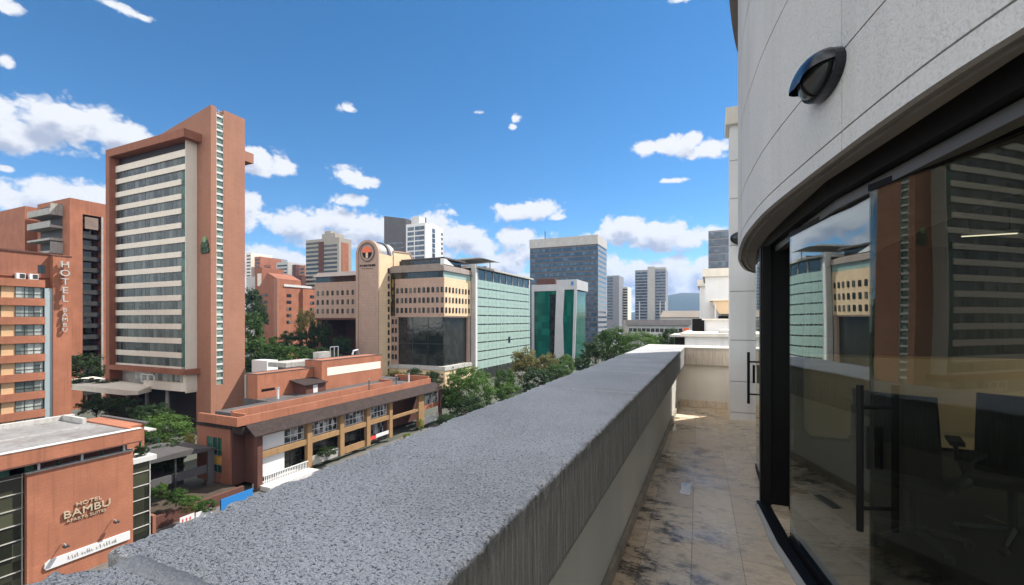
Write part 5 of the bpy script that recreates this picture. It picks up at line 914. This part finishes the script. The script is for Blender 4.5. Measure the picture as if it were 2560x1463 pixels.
t, x0, zt = wing('white knee wall of a lower terrace, behind the end wall', 1712, 1800, 833, 15, -6, 5, .10); part(t, 'white_top', MT['white'], (x0 + 1.0, 2, 15.3, 17, zt, zt + .1))
t, x0, zt = wing('tall blank pale wall standing on the lower terrace', 1764, 1800, 797, 17.5, -6, 5, .05); part(t, 'dark_door', MT['black'], (x0 - .45, x0 - .05, 17.6, 18, -2, zt))
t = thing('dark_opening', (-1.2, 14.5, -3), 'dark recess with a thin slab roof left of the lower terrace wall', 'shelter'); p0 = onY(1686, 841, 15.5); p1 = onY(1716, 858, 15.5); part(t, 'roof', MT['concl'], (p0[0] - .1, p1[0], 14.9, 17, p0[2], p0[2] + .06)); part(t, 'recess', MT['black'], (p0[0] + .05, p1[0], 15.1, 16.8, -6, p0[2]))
t = thing('beige_balcony', (-.1, 20, 1.8), 'beige balcony box with a white drainpipe on the pale wing', 'balcony'); p0 = onY(1782, 752, 20.5); p1 = onY(1806, 785, 20.5); q = MB(); q.extr([(p0[0] + .25, p1[2]), (1.5, p1[2]), (1.5, p0[2]), (p0[0], p0[2]), (p0[0], p0[2] - .15)], 'Y', 20.5, 21.9); q.build('box', MT['stone_lit'], t); part(t, 'top', CREAMW, (p0[0] - .12, 1.5, 20.4, 21.95, p0[2], p0[2] + .06)); q = MB(); q.tube([(p0[0] + .1, 20.4, p0[2] - .1), (p0[0] + .1, 20.4, p1[2] - .2), (p0[0] + .3, 20.4, p1[2] - .25), (p0[0] + .3, 20.4, p1[2] - .45)], .035, 6); q.build('drainpipe', MT['whitep'], t)
t = thing('flood_lamp', (.3, 19, 1), 'small black lamp under the beige balcony', 'wall lamp'); p0 = onY(1800, 790, 21.0); q = MB(); q.box(p0[0] - .06, p0[0] + .3, 20.7, 21.98, p0[2] - .2, p0[2]); q.build('shade', MT['black'], t); part(t, 'bracket', MT['metal'], (p0[0], p0[0] + .08, 21.0, 21.99, p0[2] - .3, p0[2] - .2))

# ------------------------------------------------------------------ small things in the gap between the left buildings
t = thing('street_pavilion', (-57, 30, GZ), 'low dark pavilion with a grey sheet roof between the brick buildings', 'pavilion'); q = MB(); q.extr([(27.5, -14.2), (33.5, -14.0), (36.6, -14.6), (36.6, -14.8), (27.5, -14.5)][::-1], 'X', -64, -57.5); q.build('sheet_roof', surf('sheet_roof', (0.09, 0.085, 0.085), .6, .3, 1.0), t); part(t, 'back_wall', MT['dgrey'], (-64, -63.8, 28, 36.4, GZ, -14.5)); part(t, 'wall', MT['dgrey'], (-58.2, -58.0, 28, 36.4, -17.6, -16.6), (-58.0, -57.8, 35.8, 36.6, GZ, -14.7)); part(t, 'post', MT['metal'], (-57.9, -57.8, 28.2, 28.4, GZ, -14.4), (-57.9, -57.8, 32, 32.2, GZ, -14.2))
t = thing('planter_wall', (-54, 29, GZ), 'long brick planter wall with a soil bed beside the lettered building', 'planter'); part(t, 'brick_wall', MT['brickd'], (-52.4, -52.0, 25.6, 36.5, GZ, -18.6)); part(t, 'soil', MT['soil'], (-57, -52.4, 25.8, 36.4, GZ, -18.9)); part(t, 'brick_ramp', MT['brick'], (-57, -50, 25.7, 26.0, GZ, -17.6))
t = thing('blue_hoarding', (-47.5, 33, GZ), 'bright blue board standing at the kerb beyond the parapet', 'hoarding'); p0, p1 = onX(553, 1262, -47), onX(632, 1222, -47); part(t, 'board', MT['blue'], (-47.1, -47, p0[1], p1[1], p0[2] - 1.6, p1[2] + .05)); part(t, 'post', MT['metal'], (-47.2, -47.1, p0[1], p0[1] + .1, GZ, p1[2]), (-47.2, -47.1, p1[1] - .1, p1[1], GZ, p1[2]))
for (xa, ya, xb, yb, m2, lb) in ((450, 1297, 486, 1282, 'red', 'small white street sign with red strokes'), (490, 1290, 530, 1268, 'metal', 'blank white street sign nearest the blue board')):
    p0, p1 = onX(xa, ya, -47), onX(xb, yb, -47); t = thing('street_sign', (-47, p0[1], GZ), lb, 'sign', 'white signs at the kerb'); part(t, 'board', MT['whitep'], (-47.06, -47, p0[1], p1[1], p0[2] - .5, p1[2])); part(t, 'post', MT['metal'], (-47.12, -47.06, p0[1] + .3, p0[1] + .4, GZ, p1[2])); 
    if m2 == 'red': part(t, 'red_mark', MT['red'], *[(-47, -46.97, p0[1] + .2 + .34*k, p0[1] + .30 + .34*k, p1[2] - .5, p1[2] - .22) for k in range(3)])

# ------------------------------------------------------------------ trees
def crown(seed, n=4200, clumps=70, s=0.085, flat=1.0, shell=0.55):
    random.seed(seed); C_ = []
    for _ in range(clumps):
        v = Vector((random.gauss(0, 1), random.gauss(0, 1), random.gauss(0, 1))).normalized()
        if v.z < -0.55 and random.random() < .6: v.z *= -0.6
        r = random.uniform(shell, 0.94) * (1 + 0.16*noise.noise(v * 2.1 + Vector((seed, 0, 0)))); C_.append((v * r, random.uniform(.12, .27)))
    vs, fs = [], []
    for _ in range(n):
        c, r = random.choice(C_); d = Vector((random.gauss(0, 1), random.gauss(0, 1), random.gauss(0, .8))); d = d.normalized() * r * random.random() ** 0.4
        p = c + d; p.z *= flat; nrm = (d.normalized() * 0.7 + p.normalized() * 0.5 + Vector((random.gauss(0, .5), random.gauss(0, .5), random.gauss(0.3, .5)))).normalized()
        a = nrm.orthogonal().normalized(); a = Matrix.Rotation(random.uniform(0, 6.28), 3, nrm) @ a; b = nrm.cross(a); w = s * random.uniform(.55, 1.25); l = w * random.uniform(1.0, 1.6)
        k = len(vs); vs += [p - a*l*.5, p + b*w*.42 + nrm*w*.1, p + a*l*.5, p - b*w*.42 + nrm*w*.1]; fs.append((k, k+1, k+2, k+3))
    me = bpy.data.meshes.new('crown'); me.from_pydata([tuple(v) for v in vs], [], fs); me.materials.append(MT['leafa']); return me
CR = [crown(1), crown(2, 4600, 90), crown(3, 5200, 60, .075), crown(4, 4200, 110, .09, 1.0, .35), crown(5, 7500, 150, .062, 1.0, .6)]
def trunkmesh(h, r, crx, crz, seed):
    random.seed(seed); q = MB(); q.tube([(0, 0, 0), (r*.4, 0, h*.35), (0, r*.3, h*.7), (0, 0, h)], [r, r*.8, r*.65, r*.5], 7)
    for k in range(6):
        a = 2*pi*k/6 + random.random(); e = random.uniform(.45, .8); q.tube([(0, 0, h*(.72 + .04*k)), (crx*.3*cos(a), crx*.3*sin(a), h + crz*.1), (crx*e*cos(a), crx*e*sin(a), h + crz*random.uniform(.1, .6))], [r*.45, r*.3, r*.1], 5)
    return q.mesh('trunk', MT['bark'])
NT = [0]
def tree(label, px, ytop, w, h, t, c=0, m='leafa', name='tree', cat='tree', group='trees among the buildings', ground=GZ):
    i = NT[0]; NT[0] += 1; x, y, z = atT(px, ytop + h/2, t); rx = w/2/F_PX*t; rz = h/2/F_PX*t; g_ = min(ground, z - rz)
    T_ = thing(name, (x, y, g_), label, cat, group)
    o = bpy.data.objects.new('crown', CR[c]); COL.objects.link(o); o.parent = T_; o.location = (0, 0, z - g_); o.scale = (rx, rx, rz); o.rotation_euler.z = i * 2.4
    o.material_slots[0].link = 'OBJECT'; o.material_slots[0].material = MT[m]
    th = max(.5, z - g_ - rz*.3); tr = bpy.data.objects.new('trunk' if cat == 'tree' else 'stem', trunkmesh(th, max(.08, rx*.055), rx*.8, rz, i)); COL.objects.link(tr); tr.parent = T_; return T_
TREES = [
 ('broad dark tree right of the hotel tower, left one of its clump', 640, 835, 120, 110, 118, 1, 'leafa'), ('dense tree right of the hotel tower, right one of its clump', 690, 850, 95, 95, 112, 3, 'leafa'), ('tree filling the corner behind the hotel tower foot', 628, 775, 75, 90, 150, 0, 'leafa'),
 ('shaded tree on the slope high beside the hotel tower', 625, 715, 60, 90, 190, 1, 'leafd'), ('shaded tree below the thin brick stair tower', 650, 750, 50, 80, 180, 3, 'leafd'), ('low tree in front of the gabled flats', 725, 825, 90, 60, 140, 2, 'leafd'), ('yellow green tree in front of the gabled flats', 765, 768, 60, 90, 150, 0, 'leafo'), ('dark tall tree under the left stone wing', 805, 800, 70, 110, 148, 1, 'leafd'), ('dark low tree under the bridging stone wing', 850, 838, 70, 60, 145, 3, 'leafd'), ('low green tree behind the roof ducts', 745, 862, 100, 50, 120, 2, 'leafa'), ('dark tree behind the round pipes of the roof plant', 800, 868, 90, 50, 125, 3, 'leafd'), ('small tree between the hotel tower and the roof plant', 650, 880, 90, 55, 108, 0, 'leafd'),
 ('big domed bright green tree at the end of the brick arcade', 1172, 913, 140, 125, 96, 4, 'leafb'), ('darker tree hugging the left side of the big domed tree', 1125, 955, 70, 90, 98, 3, 'leafd'), ('tree in the shade below the big domed tree', 1180, 985, 110, 80, 88, 2, 'leafd'),
 ('green tree right of the big domed tree', 1262, 918, 70, 80, 115, 0, 'leafa'), ('low bright tree close above the parapet edge', 1268, 955, 80, 60, 100, 2, 'leafb'), ('olive brown tree in front of the green banded office', 1318, 866, 95, 90, 135, 3, 'leafo'), ('olive tree on the right shoulder of the brown one', 1365, 880, 70, 70, 138, 1, 'leafo'), ('dark leafy tree below the olive trees', 1340, 915, 95, 80, 112, 1, 'leafd'), ('green tree standing before the emerald glass block', 1410, 882, 70, 65, 150, 2, 'leafb'), ('dark tree at the foot of the grey office tower', 1452, 885, 70, 55, 160, 3, 'leafd'), ('green tree at the right foot of the olive trees', 1395, 905, 80, 70, 125, 0, 'leafa'),
 ('large dark tree rising at the end of the parapet', 1530, 812, 95, 100, 110, 1, 'leafa'), ('broad olive green tree beside the end of the parapet', 1598, 826, 100, 70, 105, 4, 'leafb'), ('dark tree reaching into the middle above the parapet', 1490, 845, 80, 70, 105, 3, 'leafd'), ('small dark tree in front of the low white hall', 1676, 818, 60, 55, 120, 0, 'leafd'), ('tree behind the broad olive green one', 1640, 832, 60, 50, 118, 2, 'leafa'),
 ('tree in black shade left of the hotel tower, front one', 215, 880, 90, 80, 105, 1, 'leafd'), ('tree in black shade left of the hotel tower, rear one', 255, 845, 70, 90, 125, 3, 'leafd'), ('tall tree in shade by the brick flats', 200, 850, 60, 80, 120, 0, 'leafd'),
 ('dark tree behind the planter bed', 420, 1100, 90, 80, 56, 1, 'leafd'), ('added dark tree filling the shade of the hotel undercroft, left one', 240, 985, 80, 60, 84, 3, 'leafd'), ('added dark tree filling the shade of the hotel undercroft, middle one', 310, 990, 90, 60, 82, 1, 'leafd'), ('dark bushy tree below the canopy edge near the brick panel building', 355, 1085, 70, 60, 58, 0, 'leafd'),  # undercroft trees added as dark fill for the shade there
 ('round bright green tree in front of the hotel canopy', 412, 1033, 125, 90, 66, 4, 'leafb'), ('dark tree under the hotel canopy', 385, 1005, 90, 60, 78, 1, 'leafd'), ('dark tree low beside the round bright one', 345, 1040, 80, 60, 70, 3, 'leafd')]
for a in TREES: tree(*a)
SHR = [('clipped hedge mound along the canopy roof, left one', 215, 943, 70, 30, 94, 2, 'leafd'), ('clipped hedge mound along the canopy roof, right one', 270, 946, 70, 28, 94, 3, 'leafd'), ('yellow green cone shrub by the end bay of the arcade', 1052, 1045, 17, 34, 84, 2, 'leafy'), ('dark clipped hedge right of the yellow cone shrub', 1118, 1034, 62, 36, 80, 4, 'leafd'), ('small yellow shrub lying low by the arcade path', 1018, 1083, 26, 16, 80, 2, 'leafy'), ('reddish dry shrub beside the round bright tree', 475, 1080, 28, 44, 64, 3, 'leafo'), ('lit shrub at the left of the planter bed', 400, 1207, 46, 40, 50, 2, 'leafb'), ('shaded shrub in the middle of the planter bed', 440, 1222, 60, 44, 48, 3, 'leafa'), ('lit shrub at the right of the planter bed', 480, 1238, 60, 40, 47, 1, 'leafb'), ('shrub spilling over the kerb end of the planter bed', 515, 1248, 50, 36, 46, 0, 'leafa'), ('grey green plant on the white slab of the glass bay', 350, 1112, 40, 34, 43, 3, 'leafd'), ('palm like shrub left on the stone plinth', 990, 922, 50, 34, 128, 3, 'leafo'), ('palm like shrub in the middle of the stone plinth', 1035, 918, 50, 40, 126, 0, 'leafd'), ('palm like shrub right on the stone plinth', 1085, 925, 56, 44, 122, 1, 'leafd'), ('potted shrubbery in the second shop bay', 735, 1150, 70, 26, 64, 0, 'leafa'), ('potted shrubbery in the third shop bay', 815, 1118, 60, 24, 66, 2, 'leafd'), ('dark shrub between the arcade and the end wall', 935, 1060, 50, 30, 85, 3, 'leafd')]
for a in SHR: tree(*a, name='shrub', cat='shrub', group='shrubs and hedges', ground=1e9)
# far off wooded ground, one mass
random.seed(21); q = MB()
for _ in range(9000):
    a = radians(random.uniform(-62, 3)); Rr = random.uniform(300, 1300); x, y = Rr*sin(a), Rr*cos(a); hgt = random.uniform(1, 8); s = random.uniform(.8, 2.2)
    p = Vector((x, y, GZ + hgt)); nrm = Vector((random.gauss(0, 1), random.gauss(0, 1), random.gauss(.8, .6))).normalized(); u_ = nrm.orthogonal().normalized(); v_ = nrm.cross(u_)
    k = len(q.v); q.v += [tuple(p - u_*s), tuple(p + v_*s*.7), tuple(p + u_*s), tuple(p - v_*s*.7)]; q.f.append((k, k+1, k+2, k+3))
tag(q.build('far_foliage', MT['leafd']), 'distant tree cover between the far buildings', 'foliage', kind='stuff')

# ------------------------------------------------------------------ haze: even air round the whole scene
hz = MB(); hz.box(-5300, 1600, -700, 5300, GZ - 1, 420)
m, t, out = nodes('haze_air'); pv = N(t, 'ShaderNodeVolumePrincipled', {'Color': (0.33, 0.55, 1.0, 1), 'Density': 0.00009, 'Anisotropy': 0.1}); t.links.new(pv.outputs[0], out.inputs['Volume'])
tag(hz.build('haze', m), 'thin blue haze in the air over the whole city', 'haze', kind='stuff')
